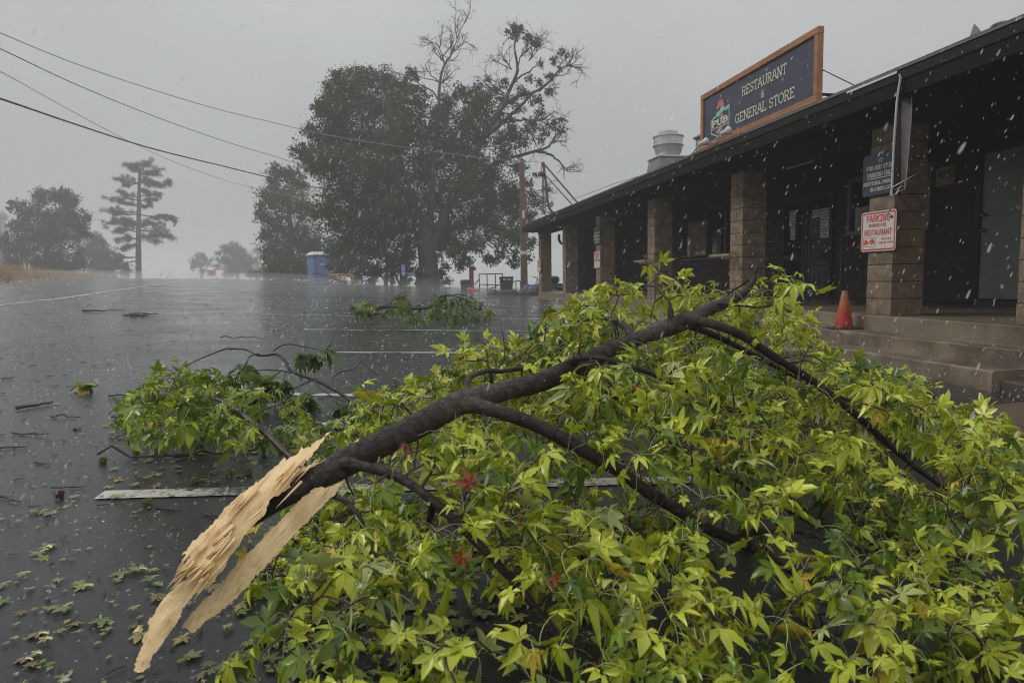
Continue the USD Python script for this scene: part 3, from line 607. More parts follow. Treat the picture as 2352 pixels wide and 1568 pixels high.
sg.part('emblem_shield', onsign(extrude(shield, .005), .002), 'logo_mint')
word('THE', E(.55, 0)[0], E(0, .555)[1], lh * .075, lw * .30, off=.004); word('PUB', E(.5, 0)[0], E(0, .345)[1], lh * .19, lw * .86, weight=.2, off=.004); word('AT LAKE CUYAMACA', E(.5, 0)[0], E(0, .275)[1], lh * .05, lw * .9, off=.004)
wv_ = [LineString([E(a, b + .012 * math.sin(a * 22 + b * 40)) for a in np.linspace(.12 + k * .07, .88 - k * .07, 24)]).buffer(.007) for k, b in enumerate((.235, .195, .155, .115))]
sg.part('emblem_wave', onsign(extrude(unary_union(wv_), .004), .002), 'logo_wave')
for a_, b_, r_ in (((.05, -SL + .05, SH * .45), (.75, -SL - .25, -.05), .006), ((.05, -SL + .05, .1), (.55, -SL - .2, .02), .018), ((.05, -.3, SH * .6), (.9, -.3, .1), .018)): sg.part('brace', rod(a_, b_, r_, 6), 'black_frame')
for k, (hx, hy, bx, by) in enumerate(((1610.8, 329.6, 1589, 359), (1662, 305, 1636.5, 333.6))):
    xb, xh = XE - .035, XE - .16; yb, yh = bY(bx, xb, 2.9), bY(hx, xh, 3.0)
    b0, h0 = np.array([xb, yb, bZ(by, xb, yb)]), np.array([xh, yh, bZ(hy, xh, yh)])
    lt = T('sign_lamp', ('white lamp on a gooseneck arm at the far lower corner of the roof sign', 'white lamp on a gooseneck arm in front of the roof sign emblem')[k], 'lamp', B(*b0), BROT)
    h = h0 - b0; lt.part('arm', tube(spline([(0.05, 0, -.05), (0, 0, .04), (-.01, h[1] * .15, h[2] * .6), (h[0] * .6, h[1] * .6, h[2] * .95), tuple(h)], 14), .011, 6), 'lamp_metal')
    ax = np.array([SX - xh, (-.05 if k else -.12), .12]); ax /= np.linalg.norm(ax); R_ = trimesh.geometry.align_vectors([0, 0, 1], ax)
    hd = lathe([(0.0, -.05), (.03, -.05), (.034, .02), (.06, .08), (.062, .1), (.058, .1), (.03, .03), (0, .02)], 18); hd.apply_transform(R_); hd.apply_translation(h); lt.part('shade', hd, 'lamp_metal')
    bu = trimesh.creation.icosphere(2, .05); bu.apply_translation([0, 0, .075]); bu.apply_transform(R_); bu.apply_translation(h); lt.part('bulb', bu, 'bulb_glass', smooth=True)
# ------------------------------------------------------------------ exhaust fan and other things on the roof
fx = 7.1; fy = bY(1535, fx, 4.4); rz = roofv(fx)
zr = lambda p: bZ(p, fx, fy) - rz
ef = T('exhaust_fan', 'round galvanised exhaust fan on a square metal curb on the roof', 'roof fan', B(fx, fy, rz), BROT)
cu = zr(362); hw = .38
ef.part('curb', trimesh.convex.convex_hull(np.array([[sx * .46, sy * .46, -.2] for sx in (-1, 1) for sy in (-1, 1)] + [[sx * hw, sy * hw, cu * .75] for sx in (-1, 1) for sy in (-1, 1)] + [[sx * hw, sy * hw, cu - .05] for sx in (-1, 1) for sy in (-1, 1)])), 'curb_metal')
ef.part('curb_cap', cbox(-.41, .41, -.41, .41, cu - .049, cu, .01), 'galvanised')
z0, z1, z2, z3 = cu, zr(336), zr(316), zr(301); R0 = .375
ef.part('bowl', lathe([(.2, z0), (.26, z0 + .02), (.33, z0 + (z1 - z0) * .45), (R0 - .01, z1), (R0 + .012, z1), (R0 + .012, z1 + .02), (R0 - .01, z1 + .02)], 48), 'galvanised', smooth=40)
ef.part('band', lathe([(R0 - .015, z1 + .018), (R0 - .01, z1 + .02), (R0 - .008, z2), (R0 + .016, z2), (R0 + .016, z2 + .02), (R0 - .05, z2 + .03), (0, z2 + .035)], 48), 'galvanised', smooth=40)
ef.part('motor_cap', lathe([(.24, z2 + .03), (.24, z3 - .03), (.2, z3), (0, z3 + .01)], 40), 'galvanised', smooth=40)
for k in range(8): ef.part('bolt', box(R0 * math.cos(k * .785 + .3) - .012, R0 * math.cos(k * .785 + .3) + .012, R0 * math.sin(k * .785 + .3) - .012, R0 * math.sin(k * .785 + .3) + .012, z1 - .02, z1 - .002), 'curb_metal')
vy = bY(1631, 6.2, 3.5)
vb = T('roof_vent', 'small dark metal box vent behind the far end of the roof sign', 'roof vent', B(6.2, vy, roofv(6.2)), BROT)
hh = bZ(316, 6.2, vy) - roofv(6.2)
vb.part('housing', cbox(-.2, .2, -.22, .22, -.1, hh, .01), 'curb_metal'); vb.part('lid', cbox(-.24, .24, -.26, .26, hh + .001, hh + .05, .01), 'curb_metal')
ky = bY(2236, 5.35, 3.1); kz = bZ(68, 5.35, ky)
kf = T('loose_flashing', 'bent dark metal flashing sticking up from the near roof edge', 'flashing', B(5.35, ky, roofv(5.35)), BROT)
h_ = kz - roofv(5.35) + .05
kf.part('flap', trimesh.convex.convex_hull(np.array([(0, .08, -.02), (0, -.16, -.02), (0, .0, h_), (.01, .08, -.02), (.01, -.16, -.02), (.01, .0, h_)])), 'curb_metal')
kf.part('curl', tube(spline([(0, -.16, .02), (.0, -.22, h_ * .5), (0, -.32, h_ * .45), (0, -.4, .0)], 10), .012, 6), 'curb_metal')
# ------------------------------------------------------------------ torn gutter hanging from the eave
gy_ = bY(2060, XE - .02, 2.4); g0 = B(XE - .03, gy_, EZ - .06)
gt = T('torn_gutter', 'torn brown and white metal gutter strip hanging down from the eave beside the blue sign', 'gutter', g0)
Zg = proj(g0)[0, 2]
def gpx(x, y, dz=0.0): return at(1947.8 + x * .293, 147 + y * .293, Zg + dz)
def ribbon(L, Rr, th=.004):
    L, Rr = np.array(L), np.array(Rr); n = len(L); nv = np.cross(Rr[0] - L[0], L[-1] - L[0]); nv /= np.linalg.norm(nv)
    v = np.vstack([L, Rr, L + nv * th, Rr + nv * th]); f = []
    for i in range(n - 1):
        for a, b, s in ((0, n, 1), (2 * n, 3 * n, -1)):
            q = [a + i, a + i + 1, b + i + 1, b + i][::s]; f += [[q[0], q[1], q[2]], [q[0], q[2], q[3]]]
        for a, b in ((0, 2 * n), (3 * n, n)): f += [[a + i, b + i, b + i + 1], [a + i, b + i + 1, a + i + 1]]
    return trimesh.Trimesh(v, f, process=False)
Ls = [(405, 78), (414, 110), (398, 200), (385, 300), (374, 450), (364, 600), (354, 800), (345, 1000), (338, 1030)]
gt.part('front_lip', ribbon([gpx(x - 5, y, -.05) for x, y in Ls], [gpx(x + 7, y, -.045) for x, y in Ls], .01), 'gutter_edge', world=True)
gt.part('front_panel', ribbon([gpx(x + 6, y, -.04) for x, y in Ls[1:]], [gpx(max(x + 14, 416 - (i - 2) * .5), y, .05) for i, (x, y) in enumerate(Ls[1:])]), 'gutter_brown', world=True)
Rs = [(432, 108), (470, 135), (490, 180), (499, 260), (499, 380), (490, 500), (475, 680), (460, 850), (446, 980)]; Cs = [(416, 108), (418, 140), (419, 200), (420, 260), (419, 380), (418, 500), (417, 680), (416, 850), (414, 960)]
gt.part('back_panel', ribbon([gpx(x, y, .052) for x, y in Cs[:5]], [gpx(x, y, .0) for x, y in Rs[:5]]), 'gutter_brown', world=True)
gt.part('inside_panel', ribbon([gpx(*p, .046) for p in [(421, 290), (416, 380), (417, 500), (416, 680), (415, 850), (413, 950)]], [gpx(*p, -.006) for p in [(424, 300), (497, 320), (490, 500), (475, 680), (459, 850), (452, 910)]]), 'gutter_inside', world=True)
gt.part('back_lip', tube([gpx(x, y, -.006) for x, y in Rs], .004, 5), 'gutter_edge', world=True)
gt.part('broken_edge', tube([gpx(345, 968, -.06), gpx(400, 938, -.06), gpx(455, 906, -.02), gpx(530, 865, .02)], [.006, .006, .005, .002], 5), 'broken_white', world=True)
gt.part('broken_edge', tube([gpx(340, 1032, -.06), gpx(375, 1015, -.05), gpx(395, 1000, -.05), gpx(443, 982, -.0), gpx(446, 920, 0)], .004, 5), 'broken_white', world=True)
gt.part('broken_edge', tube([gpx(452, 912, 0), gpx(490, 916, .02)], .003, 5), 'broken_white', world=True)
gt.part('leaf_litter', join([tube([gpx(360 + k * 18, 990 - k * 7, -.03), gpx(368 + k * 20, 980 - k * 9, -.03)], .008, 5) for k in range(4)]), 'leaf_yellow', world=True)
gt.part('loose_flashing', ribbon([B(XE - .02, y, EZ - .02) for y in np.linspace(gy_ + .02, bY(1945, XE - .02, 2.9), 12)], [B(XE - .024, y, EZ - .045) for y in np.linspace(gy_ + .02, bY(1945, XE - .02, 2.9), 12)], .003), 'gutter_edge', world=True)
# water running off it
dr_ = [gpx(345 - k * 1.6 + 3 * math.sin(k * 2), 1040 + k * 7.5, -.05) for k in range(22)]
wt = []
for k, p in enumerate(dr_):
    s = trimesh.creation.icosphere(1, .005); s.apply_scale([1, 1, 1.8 + (k % 3) * .5]); s.apply_translation(p + rng.normal(0, .004, 3)); wt.append(s)
for k in range(40):
    p = gpx(300 + rng.normal(0, 14) - k * .8, 1120 + k * 12, -.08); s = trimesh.creation.icosphere(1, .0035); s.apply_translation(p); wt.append(s)
single('gutter_water', join(wt), 'splash_water', 'drops of water dripping from the torn gutter past the parking sign', 'water', kind='stuff')
# ------------------------------------------------------------------ signs on the pillars
def rrect(w, h, r): return Polygon([(r, r), (w - r, r), (w - r, h - r), (r, h - r)]).buffer(r, quad_segs=4)
def sans(t, h, w, cu, cv, mat, th, fn, off, bold=True):
    m = meshkit.text_mesh(t, h, .002, bold); bb = m.bounds; k = w / (bb[1, 0] - bb[0, 0])
    v = np.array(m.vertices); v[:, 0] = (v[:, 0] - bb[0, 0]) * k + cu - w / 2; v[:, 1] += cv
    th.part('lettering', fn(trimesh.Trimesh(v, m.faces, process=False), off), mat)
SXp = XF - .035
def red_sign(pil_y, label, detail):
    W, H = .57, .455; s = T('parking_sign', label, 'sign', B(SXp, pil_y + .20 + W / 2 - .0, 1.158), BROT)
    fn = lambda m, off: place(m, (0, -1, 0), (0, 0, 1), (-off, 0, 0))
    s.part('plate', fn(extrude(rrect(W, H, .035), .004), -.002), 'sign_white')
    s.part('border', fn(extrude(affinity.translate(rrect(W - .024, H - .024, .028), .012, .012).difference(affinity.translate(rrect(W - .056, H - .056, .02), .028, .028)), .002), .0025), 'sign_red')
    sans('PARKING', .078, .39, W * .5, .335, 'sign_red', s, fn, .0025)
    sans('RESERVED FOR', .036, .28, W * .48, .278, 'sign_red', s, fn, .0025)
    sans('RESTAURANT', .062, .45, W * .5, .185, 'sign_red', s, fn, .0025)
    if detail:
        sans('VIOLATORS', .020, .15, W * .74, .125, 'sign_red', s, fn, .0025, False); sans('WILL BE TOWED', .020, .22, W * .74, .085, 'sign_red', s, fn, .0025, False)
        fb = affinity.translate(rrect(.205, .105, .014), .045, .055)
        ic = [fb.difference(fb.buffer(-.004))]
        for ox, sc in ((.055, 1.0), (.15, 1.15)):       # two small tow truck pictures
            car = Polygon([(0, .022), (.0, .05), (.018, .054), (.032, .074), (.052, .07), (.07, .052), (.075, .022)]).difference(Point(.03, .022).buffer(.016)); ic += [affinity.translate(affinity.scale(car, sc, sc, origin=(0, 0)), ox, .06), affinity.translate(Point(.03 * sc, .022 * sc).buffer(.009), ox, .06)]
            ic.append(LineString([(ox + .0, .125), (ox + .05, .135)]).buffer(.0035))
        s.part('pictogram', fn(extrude(unary_union(ic), .002), .0025), 'sign_red')
        bo = lathe([(0, .012), (.014, .010), (.016, 0)], 10); s.part('bolt', place(bo, (0, -1, 0), (0, 0, 1), (-.003, -W * .885, H * .82)), 'rail_iron')
    return s
def blue_sign(pil_y, label, detail):
    W, H = .57, .47; s = T('parking_sign', label, 'sign', B(SXp, pil_y + .20 + W / 2, 1.80), BROT)
    fn = lambda m, off: place(m, (0, -1, 0), (0, 0, 1), (-off, 0, 0))
    s.part('plate', fn(extrude(rrect(W, H, .03), .004), -.002), 'sign_navy')
    def wd(t, cu, cv, h, w): word(t, cu, cv, h, w, 'sign_white', 'lettering', s, fn, .13, .0025)
    wd('PUB AND STORE', W * .52, .285, .05, .45); wd('PARKING ONLY', W * .52, .205, .05, .42)
    s.part('underline', fn(extrude(shapely.box(W * .15, .185, W * .89, .193), .002), .0025), 'sign_white')
    wd('ADDITIONAL PARKING', W * .5, .115, .042, .53); wd('IN LOWER LOT', W * .53, .045, .042, .33)
    if detail:
        m_ = Polygon([(0, 0), (.02, .018), (.035, .022), (.05, .032), (.07, .02), (.1, .0), (.05, .012)]); s.part('emblem', fn(extrude(affinity.translate(m_, W * .52 - .05, .385), .002), .0025), 'logo_mint')
        word('PUB', W * .52, .355, .026, .06, 'logo_mint', 'lettering', s, fn, .16, .0025)
    return s
blue_sign(PYS[5], 'navy sign with white lettering on the nearer pillar, partly behind the torn gutter', True)
red_sign(PYS[5], 'white sign with red PARKING lettering on the pillar right of the cone', True)
blue_sign(PYS[2], 'small navy sign with white lettering high on a far porch pillar', False)
red_sign(PYS[2], 'white and red parking sign below the navy sign on a far porch pillar', False)
red_sign(PYS[0], 'pale parking sign on the farthest porch pillar by the utility pole', False)
na, nb = bY(2193, XW - .05, 2.3), bY(2150, XW - .05, 2.3)
ns = T('plywood_sign', 'small plywood NO SMOKING sign on the wall left of the pale door', 'sign', B(XW - .05, nb, 2.25), BROT)
ns.part('board', box(-.006, .006, -(nb - na), 0, 0, .28), 'plywood')
fn_ = lambda m, off: place(m, (0, -1, 0), (0, 0, 1), (-off, 0, 0))
sans('NO', .10, .13, .11, .12, 'sign_ink', ns, fn_, .007)
ring = Point(.28, .16).buffer(.075).difference(Point(.28, .16).buffer(.058)).union(LineString([(.225, .21), (.335, .11)]).buffer(.009))
ns.part('symbol', fn_(extrude(ring, .002), .007), 'sign_ink'); ns.part('symbol', fn_(extrude(shapely.box(.235, .152, .325, .166), .002), .0072), 'sign_ink')
# ------------------------------------------------------------------ traffic cone
cy_ = bY(1938, 5.33, .25)
cn = T('traffic_cone', 'grimy orange traffic cone on the concrete step before the entrance', 'traffic cone', B(5.33, cy_, .246), BROT)
cn.part('base', cbox(-.15, .15, -.15, .15, 0, .022, .008), 'cone_base')
cn.part('body', lathe([(.105, .022), (.108, .03), (.10, .04), (.033, .448), (.030, .456), (.022, .457), (.02, .44)], 36), 'cone_orange', smooth=35)
# ------------------------------------------------------------------ utility pole, service mast, wires
def ground_thing(name, label, cat, px, Z, rotz=0.0, group=None):
    p = gp(px, Z); return T(name, label, cat, p, rotz, group), p
up_, p0 = ground_thing('utility_pole', 'rust brown wooden utility pole between the oak and the restaurant', 'utility pole', 1204, 30.5)
topz = at(1200, 376, 30.5)[2] - p0[2]
up_.part('shaft', tube(spline([(0, 0, -.3), (0.0, 0, topz * .5), (-.05, 0, topz)], 12), np.linspace(.17, .12, 12), 14), 'pole_wood', smooth=True)
up_.part('placard', box(-.05, .05, -.20, -.185, topz * .57, topz * .63), 'paper'); up_.part('strap', lathe([(.168, 1.7), (.174, 1.7), (.174, 1.85), (.168, 1.85)], 14), 'lamp_metal')
my = bY(1256, 6.1, 3.4); mb = B(6.1, my, roofv(6.1))
ms = T('service_mast', 'rusty service mast with gooseneck lamp and bracing struts at the far roof end', 'mast', mb)
Zm = proj(mb)[0, 2]; mz = lambda x, y, d=0: at((1300 + x / 3.409) / 1.0884, (300 + y / 3.409) / 1.0884, Zm + d)
ms.part('pipe', tube(spline([mz(298, 800), mz(262, 770), mz(236, 700), mz(224, 560), mz(205, 420), mz(200, 360)], 26), .05, 10), 'rust_pipe', world=True, smooth=True)
ms.part('conduit', join([tube([mz(a, 450, .1), mz(a + 2, 800, .1)], .018, 6) for a in (190, 200, 212)]), 'steel_rail', world=True)
ms.part('weatherhead', tube(spline([mz(200, 360), mz(186, 390), mz(182, 430)], 6), [.05, .06, .03, .02, .02, .02], 8), 'steel_rail', world=True)
ms.part('brace', tube([mz(200, 370), mz(490, 705, -.6)], .035, 6), 'steel_rail', world=True); ms.part('brace', tube([mz(215, 470), mz(445, 722, -.3)], .025, 6), 'steel_rail', world=True)
ms.part('lamp_arm', tube(spline([mz(60, 500), mz(90, 455), mz(130, 448), mz(178, 455)], 10), .018, 6), 'lamp_metal', world=True)
lm = trimesh.creation.icosphere(2, .14); lm.apply_scale([1.1, 1.1, .8]); lm.apply_translation(mz(186, 460)); ms.part('lamp_hood', lm, 'rust_pipe', world=True, smooth=True)
def wire(name, pts, zs, r, m, label):
    p = spline(np.c_[np.array(pts, float), zs], 60); single(name, tube([at(a, b, z) for a, b, z in p], r, 5), m, label, 'wire')
Z1 = lambda zx, zy: (zx * .3359, zy * .3359)
wire('overhead_wire', [(-260, -40), Z1(0, 225), Z1(500, 430), Z1(1000, 600), Z1(1500, 750), Z1(2000, 870), (551 + 500 * .3359, 304), (551 + 1000 * .3359, 332.5), (551 + 1500 * .3359, 356), (551 + 1930 * .3359, 371), ((1300 + 195 / 3.409) / 1.0884, (300 + 357 / 3.409) / 1.0884)], [13, 14.5, 17, 19.5, 22, 24.3, 25.2, 26.4, 27.2, 27.4, Zm], .012, 'cable_grey', 'highest overhead wire, running in front of the oak to the roof mast')
wire('overhead_wire', [(-260, 0), Z1(0, 335), Z1(500, 570), Z1(1000, 775), Z1(1500, 955), Z1(1970, 1100), (760, 405)], [13, 15, 19, 24, 30, 36, 41], .012, 'cable', 'second highest overhead wire, ending behind the left of the oak')
wire('overhead_wire', [(-260, 40), Z1(0, 490), Z1(500, 765), Z1(900, 975), Z1(1300, 1150), Z1(1750, 1290), Z1(2170, 1360), (800, 462)], [15, 18, 25, 31, 38, 46, 52, 54], .014, 'cable_grey', 'thin overhead wire that crosses under the thick one')
wire('overhead_wire', [(-260, 145), Z1(0, 675), Z1(500, 845), Z1(1000, 1005), Z1(1500, 1130), Z1(2120, 1275), (790, 441)], [13, 15, 19, 24, 29, 36, 40], .024, 'cable', 'thick black overhead cable, lowest at the left edge')
gw0, gw1 = B(5.6, bY(1325, 5.6, 3.0), roofv(5.6) + .0), B(6.6, fy + .3, roofv(6.6) + .55)
single('guy_wire', tube([mz(440, 680), mz(800, 545, -4), mz(1105, 452, -7)], .010, 5), 'steel_rail', 'thin guy wire stretched low along the roof to the fan', 'wire')
# ------------------------------------------------------------------ things beyond the lot
pt, p0 = ground_thing('portable_toilet', 'blue portable toilet with a white roof beside the bushes', 'portable toilet', 732, 50, .72)
pt.part('skid', cbox(-.62, .62, -.62, .62, -.1, .12, .02), 'potty_blue'); pt.part('body', cbox(-.58, .58, -.58, .58, .121, 2.0, .04), 'potty_blue')
pt.part('door', cbox(-.42, .42, -.615, -.581, .2, 1.9, .015), 'potty_blue'); pt.part('vent_band', cbox(-.60, .60, -.60, .60, 1.83, 1.99, .02), 'potty_vent')
pt.part('roof', trimesh.convex.convex_hull(np.array([[sx * .64, sy * .64, 2.001] for sx in (-1, 1) for sy in (-1, 1)] + [[sx * .64, sy * .64, 2.08] for sx in (-1, 1) for sy in (-1, 1)] + [[sx * .4, sy * .4, 2.27] for sx in (-1, 1) for sy in (-1, 1)])), 'potty_white')
pt.part('nameplate', box(-.16, .16, -.625, -.616, 1.28, 1.42), 'paper'); pt.part('nameplate_text', join([box(-.13, .13, -.631, -.626, 1.31 + k * .045, 1.325 + k * .045) for k in range(2)]), 'paper_print')
yb, p0 = ground_thing('yellow_barrier', 'yellow tube frame guarding a hydrant beside the portable toilet', 'barrier', 786, 44, -.1)
for x in (-.72, .46, .72): yb.part('post', tube([(x, 0 if x != .46 else .5, -.2), (x, 0 if x != .46 else .5, .98)], .05, 8), 'yellow_paint')
yb.part('rail', tube([(-.80, 0, .98), (.75, 0, .98)], .05, 8), 'yellow_paint'); yb.part('rail', tube([(.46, .5, .96), (.72, 0, .96)], .04, 8), 'yellow_paint')
hy_, p0 = ground_thing('hydrant', 'small yellow hydrant inside the yellow tube frame', 'hydrant', 779, 44.3)
hy_.part('barrel', lathe([(.17, -.1), (.17, .05), (.12, .08), (.12, .62), (.17, .64), (.17, .70), (.0, .86)], 14), 'yellow_paint'); hy_.part('outlet', tube([(-.26, 0, .52), (.26, 0, .52)], .07, 8), 'yellow_paint')
hp, p0 = ground_thing('handicap_sign', 'small blue parking sign on a post in front of the oak trunk', 'sign', 927, 37.5, .1)
zq = at(927, 608, 37.5)[2] - p0[2]; hp.part('post', tube([(0, .03, -.2), (0, .03, zq)], .025, 6), 'steel_rail'); hp.part('plate', cbox(-.11, .11, -.012, .002, zq - .62, zq, .004), 'blue_sign')
hp.part('symbol', join(lathe([(.05, 0), (.065, 0), (.065, .003), (.05, .003)], 14).apply_transform(trimesh.transformations.rotation_matrix(math.pi / 2, [1, 0, 0])).apply_translation([0, -.013, zq - .25]), box(-.03, -.015, -.016, -.0125, zq - .24, zq - .1), box(-.06, .06, -.016, -.0125, zq - .5, zq - .44)), 'sign_white')
rg, p0 = ground_thing('rail_gate', 'open grey pipe gate frame at the edge of the lot beyond the far branch', 'gate', 1128, 33, .05)
zq = at(1128, 629, 33)[2] - p0[2]; k = 33 / PF
for x in (-27, -9, 10, 26): rg.part('upright', tube([(x * k, 0, 0), (x * k, 0, zq)], .028, 6), 'steel_rail')
rg.part('rail', tube([(-28 * k, 0, zq), (27 * k, 0, zq)], .03, 6), 'steel_rail'); rg.part('rail', tube([(-27 * k, 0, .3), (26 * k, 0, .25)], .024, 6), 'steel_rail'); rg.part('handrail', tube([(-27 * k, 0, .55), (-45 * k, -.3, .18)], .03, 6), 'steel_rail'); rg.part('handrail', tube([(22 * k, 0, .3), (-8 * k, -.5, .05)], .026, 6), 'steel_rail')
bn, p0 = ground_thing('wheeled_bin', 'dark wheeled bin standing by the pipe gate', 'bin', 1163, 31, .1)
bn.part('body', trimesh.convex.convex_hull(np.array([[sx * a, sy * .24, z] for sx in (-1, 1) for sy in (-1, 1) for a, z in ((.25, .04), (.29, .62))])), 'bin_plastic'); bn.part('lid', cbox(-.31, .31, -.27, .27, .621, .70, .02), 'bin_plastic')
for x in (-.1, .1): bn.part('label', box(x - .08, x + .08, -.281, -.276, .55, .60), 'paper')
for x in (-.22, .22): bn.part('wheel', tube([(x - .03, .22, .06), (x + .03, .22, .06)], .07, 10), 'cable')
hr, p0 = ground_thing('hand_rail', 'low bent pipe handrail right of the wheeled bin', 'railing', 1184, 31.2)
hr.part('rail', tube(spline([(-.25, 0, .32), (.1, 0, .52), (.2, 0, .5), (.24, 0, -.05)], 12), .03, 6), 'steel_rail'); hr.part('upright', tube([(0.02, 0, 0), (0.02, 0, .45)], .025, 6), 'steel_rail')
rp, p0 = ground_thing('red_post', 'weathered red wooden post near the right of the oak', 'post', 1083, 34, .2)
zq = at(1081, 611, 34)[2] - p0[2]; rp.part('post', cbox(-.1, .1, -.1, .1, -.2, zq, .01), 'red_wood'); rp.part('cap', cbox(-.02, .22, -.1, .1, zq - .22, zq - .05, .01), 'red_wood'); rp.part('bucket', lathe([(0, .0), (.28, .0), (.3, .45), (.26, .5), (0, .5)], 14).apply_translation([-.3, -.3, 0]), 'bin_plastic')
p0 = gp(1090, 32); a, b = at(1073, 664, 32), at(1101, 671, 31.8)
rb = T('red_tube', 'red plastic tube lying at the lot edge below the red post', 'tube', p0)
rb.part('tube', tube(spline([a, (a + b) / 2, b], 8), [.05, .1, .12, .12, .12, .12, .11, .07], 10), 'red_plastic', world=True); rb.part('end_piece', tube([at(1103, 671.5, 31.8), at(1117, 672, 31.7)], .07, 8), 'red_plastic', world=True)
tp, p0 = ground_thing('blue_tarp', 'crumpled dark blue tarp heaped by the foot of the utility pole', 'tarp', 1222, 29)
tm = trimesh.creation.icosphere(3, 1.0); v = np.array(tm.vertices); v *= (1 + .5 * (meshkit.fbm(v * 2.2, 4, 3) - .5))[:, None]; v *= [.5, .4, .36]; v[:, 2] += .05; tp.part('sheet', trimesh.Trimesh(v, tm.faces), 'blue_tarp')
tp.part('twig', join([tube(spline([(.1, 0, .3), (.18 + k * .06, 0, .5), (.25 - k * .12, 0, .75)], 6), .012, 5) for k in range(3)]), 'dark_bark')
lw_, p0 = ground_thing('low_wall', 'low dark stone edging between the wheeled bin and the porch', 'kerb', 1205, 27.5, -.1)
for k in range(7):
    s = trimesh.creation.icosphere(2, 1.0); v = np.array(s.vertices); v *= (1 + .4 * (meshkit.fbm(v * 1.7 + k * 5, 3, k) - .5))[:, None]; v *= [.26, .2, .17]; lw_.part('stone', trimesh.Trimesh(v + [(-3.2 + k) * .4, rng.uniform(-.1, .1), .06], s.faces), 'mortar')
fe = T('picket_fence', 'red picket fence with rounded tops beyond the far end of the porch', 'fence', B(5.9, 29.5, .2), BROT)
zq = bZ(657, 6.6, 29.5) - .2
for k in range(13):
    x = k * .14; pk = Polygon([(0, 0), (.12, 0), (.12, zq - .06), (.09, zq - .01), (.06, zq), (.03, zq - .01), (0, zq - .06)]); fe.part('picket', place(extrude(pk, .02), (1, 0, 0), (0, 0, 1), (x, 0, rng.uniform(-.03, .03))), 'red_wood')
fe.part('rail', box(0, 1.8, .0, .04, .35, .45), 'red_wood'); fe.part('rail', box(0, 1.8, .0, .04, zq - .4, zq - .3), 'red_wood')
gc = T('green_cart', 'dark garden cart with a green tray behind the far porch pillars', 'cart', B(6.35, 27.3, .28), BROT)
gc.part('tray', cbox(-.4, .5, -.3, .3, .28, .42, .03), 'green_plastic'); gc.part('frame', join(box(-.42, .52, -.28, -.24, .2, .26), box(-.42, .52, .24, .28, .2, .26)), 'bin_plastic'); gc.part('load', cbox(-.3, .4, -.25, .25, .421, .72, .08), 'bin_plastic')
for x in (-.3, .4): gc.part('wheel', tube([(x, -.33, .12), (x, -.27, .12)], .13, 12), 'cable')
ds = T('downspout', 'bent black downspout pipe at the far end of the roof', 'pipe', B(XF + .3, YEND - .8, 2.3), BROT)
Zd = proj(B(XF + .3, YEND - 1.2, 2.4))[0, 2]; dz_ = lambda x, y: at((1300 + x / 3.409) / 1.0884, (300 + y / 3.409) / 1.0884, Zd)
ds.part('pipe', tube(spline([dz_(335, 975), dz_(332, 1010), dz_(345, 1045), dz_(375, 1060), dz_(395, 1075)], 16), .05, 8), 'cable', world=True)
dp, p0 = ground_thing('delineator_post', 'pale roadside marker post leaning at the edge of the dry grass bank', 'post', 59, 46)
p0 = np.array([*at(59, 640, 46)[:2], 0]); zt_ = at(55, 604, 46)[2]; zb_ = float(bank_z(p0[0], p0[1])) - .1
dp.part('blade', trimesh.convex.convex_hull(np.vstack([np.c_[q, np.full(4, z)] + [dx, 0, 0] for z, dx, q in ((zb_, .12, np.array([(-.07, -.02), (.07, -.02), (.07, .02), (-.07, .02)])), (zt_, -.04, np.array([(-.07, -.02), (.07, -.02), (.07, .02), (-.07, .02)])))]) + [p0[0], p0[1], 0]), 'reflector_post', world=True)
dp.part('blade', trimesh.convex.convex_hull(np.vstack([np.c_[q, np.full(4, z)] + [dx, 0, 0] for z, dx, q in ((zb_, .16, np.array([(-.05, -.02), (.05, -.02), (.05, .02), (-.05, .02)])), (zt_ - .02, .14, np.array([(-.05, -.02), (.05, -.02), (.05, .02), (-.05, .02)])))]) + [p0[0], p0[1] + .2, 0]), 'reflector_post', world=True)
os_, p0 = ground_thing('warning_sign', 'faint orange road sign far off on the road in the rain', 'sign', 487, 95)
zc = at(487, 627, 95)[2] - p0[2]; os_.part('plate', cbox(-.6, .6, -.02, .02, zc - .4, zc + .4, .01), 'orange_sign'); os_.part('post', box(-.04, .04, .021, .06, 0, zc), 'steel_rail'); os_.part('symbol', box(-.35, .35, -.026, -.021, zc - .06, zc + .06), 'sign_ink')
ws, p0 = ground_thing('road_sign', 'small white sign beside the bushes left of the portable toilet', 'sign', 587, 80)
zc = at(587, 612, 80)[2] - p0[2]; ws.part('plate', cbox(-.2, .2, -.02, .02, zc - .3, zc + .3, .01), 'sign_white'); ws.part('post', box(-.03, .03, .021, .06, 0, zc), 'steel_rail')
# ------------------------------------------------------------------ trees: trunk, limbs, twigs and a crown of single leaves
def leaves_mesh(pos, size, r, aspect=.6, droop=.2):
    n = len(pos); d = r.normal(size=(n, 3)); d[:, 2] -= droop; d /= np.linalg.norm(d, axis=1, keepdims=True)
    u = r.normal(size=(n, 3)); u[:, 2] *= .6; s = np.cross(d, u); s /= np.linalg.norm(s, axis=1, keepdims=True) + 1e-9; nn = np.cross(s, d)
    L = (size * r.uniform(.7, 1.3, n))[:, None]; W = L * aspect * .5
    a = pos - d * L * .5; b = pos + d * L * .5; c1 = pos + s * W + nn * L * .12; c2 = pos - s * W + nn * L * .12
    v = np.stack([a, c1, b, c2], 1).reshape(-1, 3); k = np.arange(n)[:, None] * 4
    f = np.concatenate([k + [[0, 1, 2]], k + [[0, 2, 3]]], 0)
    return trimesh.Trimesh(v, f, process=False)
